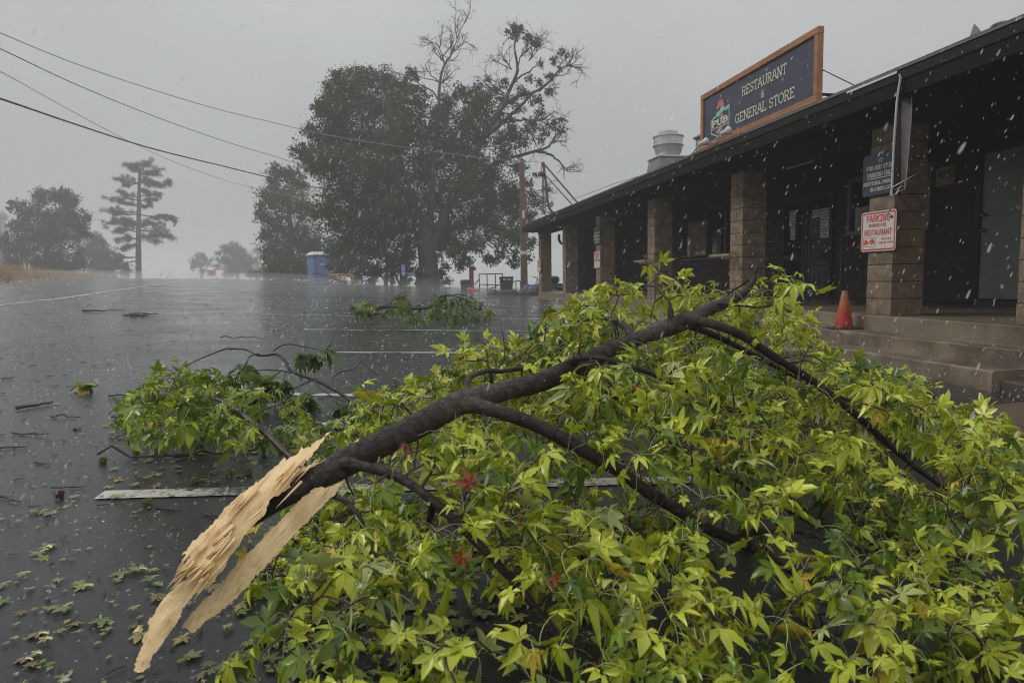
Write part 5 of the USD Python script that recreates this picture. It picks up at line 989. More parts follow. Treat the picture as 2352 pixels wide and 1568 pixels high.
LIMBS = [
 [(1050, 925, 2.07, .034), (1110, 935, 2.06, .028), (1200, 962, 2.04, .0265), (1300, 1005, 2.03, .0255), (1400, 1062, 2.02, .024), (1500, 1125, 2.0, .0225), (1600, 1180, 1.99, .021), (1700, 1228, 2.0, .019), (1790, 1280, 2.02, .016), (1900, 1350, 2.05, .012), (2010, 1430, 2.05, .008)],
 [(1545, 733, 2.62, .032), (1620, 740, 2.66, .024), (1700, 768, 2.70, .022), (1780, 822, 2.74, .021), (1850, 868, 2.78, .020), (1930, 930, 2.82, .019), (2010, 1000, 2.86, .0175), (2090, 1070, 2.88, .015), (2170, 1130, 2.9, .012), (2250, 1205, 2.88, .009), (2330, 1270, 2.85, .006)],
 [(1290, 838, 2.36, .030), (1370, 872, 2.42, .026), (1430, 915, 2.45, .025), (1510, 978, 2.47, .023), (1590, 1040, 2.48, .018), (1690, 1100, 2.5, .014), (1800, 1165, 2.5, .011), (1920, 1230, 2.5, .007)],
 [(780, 1060, 1.84, .024), (860, 1078, 1.79, .0165), (930, 1108, 1.76, .0155), (985, 1148, 1.73, .0145), (1040, 1200, 1.70, .013), (1113, 1279, 1.64, .0125), (1200, 1375, 1.56, .012), (1304, 1499, 1.46, .011), (1350, 1560, 1.42, .010), (1400, 1640, 1.36, .008)],
 [(735, 1128, 1.79, .014), (790, 1150, 1.74, .009), (830, 1195, 1.71, .008), (855, 1265, 1.68, .007), (872, 1320, 1.66, .005)],
 [(1000, 1180, 1.80, .011), (963, 1230, 1.76, .0105), (888, 1341, 1.66, .010), (810, 1425, 1.6, .010), (764, 1480, 1.55, .009), (702, 1565, 1.47, .008), (650, 1640, 1.42, .006)],
 [(1068, 890, 2.12, .016), (1078, 868, 2.16, .011), (1105, 854, 2.24, .0105), (1160, 850, 2.38, .0095), (1215, 842, 2.6, .007)],
 [(1538, 728, 2.62, .018), (1540, 705, 2.63, .010), (1530, 682, 2.68, .007), (1510, 662, 2.78, .005), (1475, 655, 2.9, .004)],
 [(1300, 832, 2.32, .018), (1350, 822, 2.28, .0125), (1420, 835, 2.25, .012), (1500, 858, 2.22, .010), (1590, 900, 2.2, .008), (1680, 945, 2.2, .006)],
 [(1640, 695, 2.76, .009), (1690, 700, 2.74, .006), (1740, 705, 2.72, .005), (1795, 690, 2.7, .004), (1825, 660, 2.68, .003)],
 [(1730, 640, 2.92, .007), (1700, 655, 2.96, .005), (1660, 690, 3.0, .004)],
 [(1560, 738, 2.66, .020), (1640, 770, 2.85, .017), (1760, 830, 3.1, .014), (1880, 890, 3.35, .012), (2000, 935, 3.55, .010), (2120, 960, 3.7, .007)],
 [(1450, 765, 2.5, .020), (1420, 740, 2.75, .015), (1360, 735, 3.0, .012), (1300, 740, 3.2, .009)],
 [(1700, 1228, 2.0, .013), (1780, 1215, 2.02, .011), (1900, 1235, 2.05, .010), (2020, 1270, 2.1, .008), (2150, 1330, 2.1, .006), (2300, 1400, 2.05, .004)],
 [(1128, 884, 2.3, .006), (1140, 850, 2.45, .005), (1160, 812, 2.55, .004), (1152, 757, 2.6, .002)], [(1140, 850, 2.45, .004), (1120, 800, 2.6, .003), (1094, 778, 2.65, .002)], [(1235, 830, 2.6, .006), (1246, 792, 2.7, .004), (1252, 750, 2.72, .003), (1249, 715, 2.75, .002)], [(940, 960, 2.15, .005), (950, 925, 2.3, .004), (930, 890, 2.4, .003), (905, 872, 2.45, .002)],
 [(1720, 1240, 1.98, .013), (1790, 1330, 1.9, .011), (1850, 1420, 1.8, .009), (1900, 1520, 1.7, .007)],
]
bx = hit(320, 1545)
sgb = T('broken_branch', 'large storm-broken sweetgum branch with pale splintered end and lime green leaves', 'branch', bx)
qm = limb(MAIN, 220, 1)
sgb.part('main_stem', tube(qm[:, :3], qm[:, 3] * (1.0 + .015 * np.sin(np.linspace(0, 47, 220)) + .012 * np.sin(np.linspace(0, 101, 220))), 30, wob=.07, seed=4), 'wet_bark', world=True, smooth=True)
skel, srad, woody = [qm[40:, :3]], [qm[40:, 3]], [qm]
for i, L in enumerate(LIMBS):
    q = limb(L, None, 10 + i); allw = np.vstack(woody); dd = np.linalg.norm(allw[:, :3] - q[0, :3], axis=1); kq = dd.argmin(); kb = np.linalg.norm(allw[:, :3] - (q[0, :3] - (q[4, :3] - q[0, :3]) * .4), axis=1).argmin()
    q = np.vstack([[*allw[kb, :3], min(q[0, 3] * 1.1, allw[kb, 3] * .8)], q[3:]]); q[1, 3] = min(q[1, 3] * 1.12, allw[kq, 3] * .95); w_ = spline(np.vstack([q[0], q[1], q[4], q[7]]), 14); q = np.vstack([w_, q[8:]]); woody.append(q); q[:, 2] = np.maximum(q[:, 2], gz(q[:, 0], q[:, 1]) + q[:, 3]); skel.append(q[6:, :3]); srad.append(q[6:, 3])
    sgb.part('limb', tube(q[:, :3], q[:, 3], 14, wob=.09, seed=i), 'wet_bark', world=True, smooth=True)
skel, srad = np.vstack(skel), np.concatenate(srad)
# leaf clusters fill a low dome of real space that falls away from the stem on both sides
REGION = Polygon([(790, 985), (850, 915), (930, 880), (1000, 880), (1036, 826), (1100, 800), (1200, 790), (1245, 770), (1262, 722), (1310, 692), (1380, 668), (1450, 645), (1500, 625), (1545, 632), (1600, 668), (1650, 660), (1690, 655), (1720, 668), (1770, 655), (1810, 650), (1840, 690), (1862, 755), (1890, 800), (1950, 822), (2050, 858), (2100, 872), (2130, 915), (2180, 940), (2250, 955), (2310, 1000), (2420, 1020), (2420, 1700), (600, 1700), (560, 1600), (610, 1480), (560, 1370), (600, 1260), (660, 1195), (730, 1170), (800, 1120), (900, 1060), (980, 1010), (900, 1000)])
HOLES = [(Point(1000, 1370), 120, .10), (Point(1420, 1330), 100, .2), (Point(1520, 1290), 80, .25), (Point(640, 1500), 110, .4), (Point(870, 1430), 130, .35), (Point(1150, 1440), 80, .35), (Point(1250, 1150), 60, .4), (Point(1680, 1330), 60, .4), (Point(1850, 1120), 50, .4), (Point(1480, 1480), 60, .5), (Point(2010, 1090), 40, .5), (Point(860, 1290), 60, .6)]
tent = np.vstack([skel[::3]])
def top_height(x, y):
    d = np.hypot(tent[:, 0] - x, tent[:, 1] - y); return float((tent[:, 2] + .085 - .62 * np.maximum(d - .05, 0)).max())
stem_line = LineString([(x, y) for x, y, *_ in MAIN[3:]]); lim_lines = [(LineString([(x, y) for x, y, *_ in LIMBS[k]]), LIMBS[k]) for k in (0, 1, 3)]
mz_ = np.array([(x, Z) for x, y, Z, _ in MAIN])
def in_front(p, s):
    q = proj(p)[0]
    if q[0] < 860 and q[1] > 1000 and q[2] < 1.85 and WOODZONE.contains(Point(q[0], q[1])): return True
    if 620 < q[0] < 1740 and q[2] < np.interp(q[0], mz_[:, 0], mz_[:, 1]) + .05:
        d = stem_line.distance(Point(q[0], q[1])); yl = np.interp(q[0], mz_[:, 0], [m[1] for m in MAIN])
        if d < 30 + 26 * (q[0] < 1300) and rngf.random() < (.97 if q[0] < 1420 else .86): return True
        if q[1] < yl and q[0] < 1300 and d < 130: return True
        if q[0] < 850 and q[1] < yl + 130 and rngf.random() < .9: return True
    for ln, L in lim_lines:
        zz = np.array([(a, c) for a, b, c, _ in L])
        if zz[0, 0] < q[0] < zz[-3, 0] and q[2] < np.interp(q[0], zz[:, 0], zz[:, 1]) + .03 and ln.distance(Point(q[0], q[1])) < 26 and rngf.random() < .9: return True
    return False
WOODZONE = Polygon([(760, 1085), (795, 1110), (700, 1260), (600, 1370), (440, 1460), (300, 1560), (420, 1240), (560, 1080), (740, 990)]).buffer(14)
rngf = np.random.default_rng(5); rl_ = np.random.default_rng(99)
tips = []
tries = 0
while len(tips) < 1230 and tries < 600000:
    tries += 1
    x, y = rl_.uniform(-1.1, 4.6), rl_.uniform(1.05, 5.1); g = float(gz(x, y)); th_ = top_height(x, y)
    if th_ < g + .03: 
        if rl_.random() < .75: continue
        th_ = g + .10
    z = g + .02 + (th_ - g) * rl_.random() ** .42
    px, py, Zq = proj((x, y, z))[0]
    if Zq < 1.0 or not (560 < px < 2400 and 600 < py < 1680): continue
    p = Point(px, py)
    if not REGION.contains(p): continue
    if any(c.distance(p) < R_ and rl_.random() > kp for c, R_, kp in HOLES): continue
    if rl_.random() > min(1.0, (1.9 / Zq) ** 1.1 + .25): continue
    if in_front(np.array([x, y, z]), .1): continue
    u_ = (x * .86 - y * .5, x * .5 + y * .86, z); cn = float(meshkit.fbm(np.array([[u_[0] / .55 + .6 * u_[1], u_[1] / .17, z / .3]]), 2, 17)[0])
    if rl_.random() > float(sstep(.43, .56, cn)) + .06: continue
    tips.append((x, y, z))
for px, py, Z in [(1512, 628, 2.9), (1495, 650, 2.85), (1535, 655, 2.8), (1470, 660, 2.9), (1570, 665, 2.9), (1430, 672, 3.0), (1815, 650, 2.62), (1830, 672, 2.62), (1640, 668, 2.95), (1670, 680, 2.92), (1400, 690, 3.0), (1330, 705, 3.1), (1280, 740, 3.2), (2240, 950, 3.7), (2280, 975, 3.65), (2200, 940, 3.7), (2110, 880, 3.75), (2080, 870, 3.8), (960, 1000, 1.8), (1010, 990, 1.78), (1060, 1010, 1.8), (1000, 1050, 1.72), (1100, 1060, 1.7), (1170, 1130, 1.66), (1080, 1120, 1.66), (1540, 1420, 1.42), (1600, 1440, 1.4), (1480, 1470, 1.4), (1700, 1480, 1.42), (1350, 1280, 1.5), (1300, 1260, 1.5), (1330, 1230, 1.52), (1230, 1240, 1.55), (1150, 1200, 1.6), (1650, 1400, 1.5), (1800, 1420, 1.5), (1950, 1400, 1.6), (2100, 1450, 1.6), (1240, 1330, 1.5), (1270, 1360, 1.48)]: tips.append(tuple(at(px, py, Z)))
for pg_, n_ in ((Polygon([(650, 1225), (770, 1150), (920, 1170), (930, 1290), (800, 1390), (620, 1420), (600, 1330)]), 42), (Polygon([(560, 1470), (700, 1440), (900, 1480), (960, 1600), (540, 1600)]), 12), (Polygon([(1020, 1120), (1500, 1180), (1650, 1300), (1300, 1420), (1100, 1300)]), 45), (Polygon([(1760, 1010), (1960, 1010), (2120, 1140), (2250, 1250), (2200, 1330), (2000, 1270), (1800, 1180)]), 85)):
    k_ = 0
    while k_ < n_:
        a_, b_ = rl_.uniform(540, 2300), rl_.uniform(1000, 1600)
        if pg_.contains(Point(a_, b_)): q_ = hit(a_, b_); tips.append((q_[0], q_[1], q_[2] + .02 + (.20 if a_ > 1700 else .10) * rl_.random() ** 1.5)); k_ += 1
tips = np.array(tips)
tw, dirs = grow(skel, srad, tips, rl_)
sgb.part('twigs', join(tw), 'twig_bark', world=True, kind='stuff')
foliage(sgb, tips, dirs, rl_, (4, 7), .042, SGL, LEAFM, [.40, .25, .15, .06, .03, .0, .11], pet=(.04, .095), big=300, avoid=in_front, stalk_r=.0010)
# red and orange turning leaves seen among the green
for k, (px, py, Z, s) in enumerate([(1080, 1112, 1.60, .042), (1062, 1278, 1.56, .03), (1445, 880, 2.1, .05), (1650, 915, 2.3, .035), (1270, 1325, 1.42, .03), (935, 1020, 1.75, .03), (1190, 1190, 1.55, .025), (1790, 1050, 2.3, .022), (2150, 1085, 2.8, .025)]):
    v = np.array(SGL[4 if k % 2 else 1].vertices) * s; v = v @ Rotation.random(random_state=k).as_matrix().T + at(px, py, Z); sgb.part('leaf', trimesh.Trimesh(v, SGL[0].faces, process=False), 'leaf_red', 'turning red leaf', world=True, smooth=True)
for k in range(26):     # spiky fruit balls on the twigs
    c = tips[rl_.integers(len(tips))] + [0, 0, -.04]; s = trimesh.creation.icosphere(2, .014); v = np.array(s.vertices); v *= 1 + .3 * (np.arange(len(v)) % 3 == 0)[:, None]; sgb.part('seed_ball', trimesh.Trimesh(v + c, s.faces, process=False), 'seed_ball', world=True)
# splintered wood
g_ = at(450, 1300, 1.62) - at(750, 1010, 1.98); gd = g_ / np.linalg.norm(g_)
WGRAIN = tuple(Rotation.from_matrix(trimesh.geometry.align_vectors([1, 0, 0], gd)[:3, :3]).as_euler('xyz'))
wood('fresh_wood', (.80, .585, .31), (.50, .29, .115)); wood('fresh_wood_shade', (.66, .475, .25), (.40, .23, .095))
def slab(poly, zf, thick, seed, amp=.007, step=9, cup=0.0):
    pg = Polygon(poly).buffer(0); r = np.random.default_rng(seed)
    bd = np.array(shapely.segmentize(pg, 7).exterior.coords)[:-1]
    ga = np.array([-.72, .69]); gp_ = np.array([ga[1], -ga[0]])       # grain along / across in the survey picture
    bd = bd + gp_ * r.normal(0, 1.3, (len(bd), 1)) + ga * r.normal(0, 2.2, (len(bd), 1)); pg = Polygon(bd).buffer(0)
    pg = max(getattr(pg, 'geoms', [pg]), key=lambda q: q.area); bd = np.array(pg.exterior.coords)[:-1]
    x0, y0, x1, y1 = pg.bounds; gx_, gy_ = np.meshgrid(np.arange(x0, x1, step), np.arange(y0, y1, step)); gq = np.c_[gx_.ravel(), gy_.ravel()] + r.uniform(-2, 2, (gx_.size, 2))
    gq = gq[shapely.contains_xy(pg.buffer(-3.5), gq[:, 0], gq[:, 1])]; P = np.vstack([bd, gq]); tri = Delaunay(P).simplices
    cen = P[tri].mean(1); tri = tri[shapely.contains_xy(pg, cen[:, 0], cen[:, 1])]
    al, ac = P @ ga, P @ gp_; nz = meshkit.fbm(np.c_[al / 190, ac / 13, al * 0 + seed], 4, seed) - .5
    dist = shapely.distance(pg.exterior, shapely.points(P)); Zs = np.array([zf(x, y) for x, y in P]) - nz * amp * 2 * np.clip(dist / 10, .15, 1) + cup * (1 - np.clip(dist / 45, 0, 1))
    F = np.array([at(x, y, z) for (x, y), z in zip(P, Zs)]); Bk = np.array([at(x, y, z + thick * min(1, .25 + d_ / 30)) for (x, y), z, d_ in zip(P, Zs, dist)])
    F[:, 2] = np.maximum(F[:, 2], gz(F[:, 0], F[:, 1]) + .012); Bk[:, 2] = np.maximum(Bk[:, 2], gz(Bk[:, 0], Bk[:, 1]) + .004)
    n, b = len(P), len(bd); k = np.arange(b); k2 = (k + 1) % b
    return trimesh.Trimesh(F, tri, process=False), trimesh.Trimesh(np.vstack([F[:b], Bk]), np.vstack([np.c_[k, k2, b + k2], np.c_[k, b + k2, b + k], tri[:, ::-1] + b]), process=False)
ZP = lambda x, y: (183.8 + x * .4144, 918.8 + y * .4144)
S1 = [ZP(*p) for p in [(1385, 172), (1340, 215), (1235, 272), (1225, 255), (1205, 300), (1150, 320), (1140, 312), (1060, 385), (1000, 440), (940, 485), (895, 520), (860, 545), (800, 600), (760, 660), (700, 720), (640, 770), (565, 855), (625, 845), (590, 885), (570, 940), (605, 985), (530, 1030), (470, 1090), (420, 1160), (375, 1235), (388, 1250), (345, 1330), (338, 1370), (310, 1430), (298, 1510), (325, 1525), (380, 1480), (400, 1420), (440, 1370), (490, 1300), (540, 1230), (560, 1170), (605, 1105), (640, 1065), (655, 1075), (690, 1040), (735, 1015), (770, 960), (800, 930), (830, 870), (880, 800), (905, 760), (960, 690), (1020, 640), (1060, 545), (1120, 515), (1200, 455), (1300, 385), (1340, 350), (1520, 255), (1550, 212), (1500, 250), (1330, 340), (1240, 368), (1180, 400), (1260, 330), (1300, 290), (1345, 230)]]
S2 = [ZP(*p) for p in [(1460, 452), (1410, 520), (1370, 560), (1270, 660), (1190, 740), (1110, 830), (1020, 930), (930, 1020), (870, 1090), (800, 1150), (740, 1200), (700, 1215), (660, 1262), (620, 1292), (600, 1265), (560, 1260), (605, 1200), (680, 1110), (760, 1040), (840, 940), (930, 850), (1020, 760), (1100, 680), (1180, 590), (1240, 530), (1290, 490), (1380, 478)]]
z1f = lambda x, y: float(np.interp(y, [980, 1060, 1150, 1300, 1450, 1555], [1.93, 1.80, 1.71, 1.60, 1.53, 1.48]))
z2f = lambda x, y: float(np.interp(y, [1100, 1250, 1455], [1.76, 1.66, 1.55]))
fa, bk = slab(S1, z1f, .022, 3, cup=.012); sgb.part('split_wood', fa, 'fresh_wood', 'long pale splintered slab of fresh wood', world=True, smooth=35); sgb.part('split_bark', bk, 'wet_bark', world=True)
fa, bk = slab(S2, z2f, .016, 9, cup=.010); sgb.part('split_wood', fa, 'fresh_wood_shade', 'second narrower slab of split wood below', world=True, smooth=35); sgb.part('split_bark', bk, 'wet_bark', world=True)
sp = []
rs = np.random.default_rng(31)
def spike(x, y, L, w, lift, ang=0.0):
    a = np.array([-.70, .715]); c_, s_ = math.cos(ang), math.sin(ang); a = np.array([a[0] * c_ - a[1] * s_, a[0] * s_ + a[1] * c_]); q = np.array([a[1], -a[0]])
    pts = []
    for u, wd in ((0, 1), (.35, .9), (.7, .55), (1, .05)):
        p = np.array([x, y]) + a * L * u; z = z1f(*p) - lift * (.3 + u) - .002
        for sgn in (-1, 1): pts.append(at(*(p + q * sgn * w * wd / 2), z))
        pts.append(at(*p, z - .003)); pts.append(at(*p, z + .006))
    pts = np.array(pts); pts[:, 2] = np.maximum(pts[:, 2], gz(pts[:, 0], pts[:, 1]) + .006)
    return trimesh.convex.convex_hull(pts)
for k in range(34):
    u = rs.random(); cx_, cy_p = ZP(*(np.array([760, 640]) * (1 - u) + np.array([600, 960]) * u + rs.normal(0, 28, 2) + [rs.uniform(0, 190) * (1 - .3 * u), 0])); sp.append(spike(cx_, cy_p, rs.uniform(22, 70), rs.uniform(3, 9), rs.uniform(.001, .006), rs.normal(0, .07)))
for k in range(12): cx_, cy_p = ZP(rs.uniform(570, 760), rs.uniform(880, 985)); sp.append(spike(cx_, cy_p, rs.uniform(18, 40), rs.uniform(3, 7), rs.uniform(.003, .010), rs.normal(0, .15)))
for k in range(12): cx_, cy_p = ZP(rs.uniform(900, 1330), 0); yy = np.interp(cx_, [557, 735], [1130, 1060]); sp.append(spike(cx_, yy + rs.normal(0, 8), rs.uniform(40, 100), rs.uniform(3, 8), rs.uniform(.001, .004), rs.normal(0, .05)))
for q in sp: sgb.part('splinter', q, 'fresh_wood', world=True)
for k, (x, y) in enumerate([(320, 1440), (318, 1446)][:1]):
    c = hit(x, y + 4); single('wood_chip', trimesh.convex.convex_hull(np.array([c + [.007 * a, .019 * b, .008 * (1 + cc)] for a, b, cc in [(-1, -1, -.8), (1, -.8, -.8), (.6, 1, -.8), (-.6, .9, -.8), (0, 0, .3)]])), 'fresh_wood', 'small pale wood chip on the asphalt left of the splintered end', 'wood chip')
# ------------------------------------------------------------------ other fallen branches
def fallen(name, label, cat, lims, region, box_, zmax, n, per, size, shapes, mats, probs, bark, seed, big, pet, petmat='petiole', explicit=(), rmin=.002):
    r = np.random.default_rng(seed); q0 = at(*lims[0][0][:3]); th = T(name, label, cat, [q0[0], q0[1], float(gz(q0[0], q0[1]))]); sk, sr = [], []
    for i, L in enumerate(lims):
        q = limb(L, None, seed + i); q[:, 2] = np.maximum(q[:, 2], gz(q[:, 0], q[:, 1]) + q[:, 3]); sk.append(q[:, :3]); sr.append(q[:, 3]); th.part('limb', tube(q[:, :3], q[:, 3], 8, wob=.1, seed=i), bark, world=True, smooth=True)
    tp = []; pg = Polygon(region) if region else None; tr_ = 0
    while pg is not None and len(tp) < n and tr_ < 200000:
        tr_ += 1; x, y = r.uniform(*box_[0]), r.uniform(*box_[1]); g = float(gz(x, y)); z = g + .015 + zmax * r.random() ** 1.3; q = proj((x, y, z))[0]
        if q[2] > .5 and pg.contains(Point(q[0], q[1])): tp.append((x, y, z))
    for e in explicit: tp.append(tuple(at(*e)))
    tp = np.array(tp); tw, dr = grow(np.vstack(sk), np.concatenate(sr), tp, r, r0=rmin); th.part('twigs', join(tw), bark, world=True, kind='stuff')
    foliage(th, tp, dr, r, per, size, shapes, mats, probs, pet=pet, big=big, petmat=petmat); return th
fallen('sweetgum_limb', 'smaller leafy sweetgum limb lying behind the splintered end on the left', 'branch',
  [[(720, 1100, 2.75, .020), (660, 1040, 2.95, .019), (600, 982, 3.15, .018), (545, 938, 3.35, .017), (490, 912, 3.55, .014), (430, 902, 3.75, .010)], [(545, 938, 3.35, .010), (480, 950, 3.4, .007), (400, 945, 3.5, .004)], [(600, 982, 3.15, .009), (560, 960, 3.3, .006), (640, 930, 3.6, .005)], [(430, 902, 3.75, .008), (390, 880, 3.9, .006), (372, 862, 4.0, .005), (378, 845, 4.05, .003)]],
  [(292, 935), (310, 890), (370, 850), (420, 838), (470, 860), (520, 880), (600, 900), (690, 925), (740, 965), (790, 985), (800, 1010), (740, 1040), (700, 1060), (640, 1020), (560, 1015), (500, 1000), (420, 985), (330, 985), (300, 960)], ((-2.6, -.5), (2.6, 4.9)), .34, 120, (3, 6), .056, SGL, LEAFM, [.21, .02, .38, .05, .05, .0, .29], 'twig_bark', 301, 120, (.04, .08))
fallen('oak_twig', 'dark bare oak twig with a few lobed leaves arching over the asphalt at left', 'branch',
  [[(850, 955, 4.1, .011), (825, 935, 4.2, .013), (790, 908, 4.3, .014), (720, 868, 4.4, .013), (670, 848, 4.45, .013), (655, 822, 4.5, .012), (635, 808, 4.55, .011), (600, 812, 4.55, .009), (560, 798, 4.6, .007), (530, 797, 4.6, .007), (490, 810, 4.6, .006), (450, 828, 4.5, .005), (425, 842, 4.45, .004)], [(628, 806, 4.55, .006), (660, 790, 4.6, .005), (700, 796, 4.65, .004), (735, 803, 4.7, .003)], [(596, 812, 4.55, .006), (575, 818, 4.5, .005), (562, 842, 4.45, .005), (528, 878, 4.4, .003)], [(725, 868, 4.4, .008), (690, 885, 4.35, .006), (640, 905, 4.3, .005), (560, 905, 4.3, .004)], [(680, 858, 4.42, .006), (620, 850, 4.4, .005), (580, 852, 4.35, .004), (555, 848, 4.3, .003)], [(800, 915, 4.3, .007), (770, 890, 4.4, .006), (766, 870, 4.45, .006), (790, 850, 4.5, .006), (815, 846, 4.5, .005), (832, 830, 4.52, .004), (850, 846, 4.5, .004), (868, 862, 4.5, .003)], [(720, 868, 4.4, .006), (745, 900, 4.3, .005), (820, 925, 4.2, .003)]],
  None, None, 0, 0, (4, 6), .105, OKL, ['oak_leaf_wet', 'oak_leaf_olive', 'leaf_deep'], [.6, .2, .2], 'dark_bark', 331, 60, (.01, .03), explicit=[(700, 808, 4.65), (735, 812, 4.7), (745, 806, 4.7), (560, 838, 4.45), (572, 850, 4.45), (650, 872, 4.4), (660, 880, 4.4), (585, 892, 4.3), (600, 880, 4.3), (620, 890, 4.3), (560, 905, 4.3), (690, 905, 4.3), (705, 915, 4.3), (780, 925, 4.2), (800, 935, 4.2), (520, 862, 4.4), (590, 862, 4.35), (640, 900, 4.3), (850, 940, 4.1)], rmin=.0025)
ZQ = lambda x, y, Z, r: (643.1 + x * .2109, 551.3 + y * .2109, Z, r)
fallen('oak_branch', 'leafy oak branch lying across the parking lines in the middle distance', 'branch',
  [[ZQ(965, 805, 11.9, .05), ZQ(1030, 760, 12.1, .05), ZQ(1100, 728, 12.2, .045), ZQ(1250, 718, 12.3, .045), ZQ(1350, 742, 12.3, .04), ZQ(1550, 745, 12.4, .035), ZQ(1680, 700, 12.5, .03), ZQ(1760, 612, 12.6, .025), ZQ(1870, 600, 12.6, .02)], [ZQ(990, 800, 11.9, .045), ZQ(1080, 800, 12.0, .04), ZQ(1170, 780, 12.1, .035), ZQ(1250, 722, 12.3, .03)], [ZQ(1870, 600, 12.6, .018), ZQ(2000, 640, 12.5, .015), ZQ(2100, 690, 12.4, .012), ZQ(2150, 730, 12.3, .008)], [ZQ(1900, 590, 12.7, .014), ZQ(2080, 625, 12.7, .011), ZQ(2160, 680, 12.6, .009), ZQ(2230, 730, 12.5, .006)], [ZQ(1180, 722, 12.3, .02), ZQ(1240, 650, 12.4, .014), ZQ(1300, 595, 12.5, .008), ZQ(1410, 550, 12.6, .005)], [ZQ(1120, 728, 12.2, .015), ZQ(1150, 680, 12.3, .010), ZQ(1100, 638, 12.4, .006)], [ZQ(1550, 745, 12.4, .018), ZQ(1700, 720, 12.4, .014), ZQ(1850, 720, 12.4, .01)], [ZQ(1030, 760, 12.1, .02), ZQ(980, 690, 12.2, .012), ZQ(940, 720, 12.2, .006)]],
  [(810, 705), (830, 688), (850, 700), (900, 690), (915, 678), (945, 678), (950, 700), (985, 700), (1000, 690), (1030, 662), (1050, 650), (1062, 672), (1085, 690), (1105, 700), (1128, 715), (1118, 728), (1050, 728), (990, 735), (930, 732), (915, 718), (860, 722), (815, 718)], ((-4.5, 1.0), (10.6, 14.5)), .40, 125, (4, 6), .12, OKL, ['oak_leaf_wet', 'oak_leaf_olive', 'leaf_green'], [.4, .35, .25], 'dark_bark', 351, 0, (.01, .03), rmin=.004)
fallen('dark_oak_twig', 'broken dark branch draped over the yellow barrier and portable toilet', 'branch',
  [[(720, 625, 43.5, .05), (745, 632, 43.2, .09), (770, 640, 43, .11), (795, 650, 42.6, .12)], [(745, 632, 43.2, .05), (730, 637, 43, .04), (718, 634, 43, .03)], [(770, 640, 43, .06), (755, 650, 42.8, .05), (735, 652, 42.6, .03)], [(780, 645, 42.8, .05), (800, 646, 42.6, .04), (812, 653, 42.4, .03)]], None, None, 0, 0, (3, 5), .2, OKL[:2], ['oak_leaf_wet'], [1.0], 'dark_bark', 371, 0, (.02, .05), explicit=[(720, 630, 43.2), (790, 655, 42.5), (765, 652, 42.6), (805, 655, 42.4)], rmin=.02)
# ------------------------------------------------------------------ storm litter on the asphalt
rf_ = np.random.default_rng(202)
def flatten(m, s=.18): v = np.array(m.vertices); v[:, 2] *= s; return trimesh.Trimesh(v - [0, .3, 0], m.faces, process=False)
LM = ['litter_green', 'litter_green', 'litter_yellow', 'litter_green', 'litter_tan', 'leaf_deep']
firsts = []
def litter_pose(x, y, r):
    a = r.uniform(0, 6.28); up_v = np.array([r.normal(0, .10), r.normal(0, .10), 1]); up_v /= np.linalg.norm(up_v); h = np.array([math.cos(a), math.sin(a), 0]); h -= up_v * (h @ up_v); h /= np.linalg.norm(h)
    return np.stack([np.cross(h, up_v), h, up_v], 1)
pts = []
while len(pts) < 1100:
    px, py = rf_.uniform(-60, 1500), 690 + 940 * rf_.random() ** .75
    p = hit(px, py) if len(pts) < 0 else None
    t = rf_.uniform(1.25, 13) if rf_.random() < .45 else rf_.uniform(1.25, 4.5)
    q = at(px, py, t); x, y = q[0], t
    if not (-6 < x < 4.2): continue
    dens_ = .25 + .75 * math.exp(-((x - .2) ** 2) / 3.0) + (.5 if x > -1 else 0)
    if rf_.random() > dens_ * float(sstep(.36, .60, meshkit.fbm(np.array([[x * 2.2, y * 2.2, 0]]), 2, 4)[0])): continue
    pts.append((x, y))
pts = np.array(pts); pz = gz(pts[:, 0], pts[:, 1]); pr = proj(np.c_[pts, pz]); vis = (pr[:, 0] > -20) & (pr[:, 0] < 2370) & (pr[:, 1] < 1590); hid = np.array([REGION.contains(Point(a, b)) for a, b in pr[:, :2]])
score = np.where(vis & ~hid, 1 / np.maximum(pr[:, 2], .3), 0); o = np.argsort(-score); near = o[:120]; rest = o[120:]
lab = 'fallen star-shaped leaf lying flat on the wet asphalt'; grp = 'fallen leaves scattered on the asphalt'
for k, i in enumerate(near):
    x, y = pts[i]; R_ = litter_pose(x, y, rf_); s = rf_.uniform(.020, .038) if rf_.random() < .5 else rf_.uniform(.009, .020); c = [x, y, float(pz[i]) + .007 + (.006 if k % 5 == 0 else 0)]
    kind = int(rf_.integers(6)) if k >= 6 else k
    if k < 6:
        th = T('fallen_leaf', lab, 'leaf', c, 0, grp); v = np.array(flatten(SGL[k % 5]).vertices) * s @ R_.T; th.part('blade', trimesh.Trimesh(v, SGL[0].faces, process=False), LM[k], smooth=True)
        th.part('stalk', tube([R_ @ (np.array([0, -.3, 0]) * s), R_ @ (np.array([.1, -.6, .03]) * s), R_ @ (np.array([.05, -1.0, 0]) * s)], .0011, 3), 'petiole'); firsts.append((th, s))
    else: th, s0 = firsts[kind]; copy_of(th, 'fallen_leaf', c, Rotation.from_euler('z', rf_.uniform(0, 6.28)).as_matrix(), s / s0, lab, grp, 'leaf')
qs = [Rotation.from_matrix(litter_pose(0, 0, rf_)).as_quat() for _ in rest]
instancer('/World/leaf_litter', [('leaf_kind', flatten(SGL[k % 5]), LM[k]) for k in range(6)], np.c_[pts[rest], pz[rest] + .008], qs, rf_.uniform(.012, .045, len(rest)), rf_.integers(0, 6, len(rest)), label='leaf litter spread thinly over the wet parking lot', cat='leaf litter')
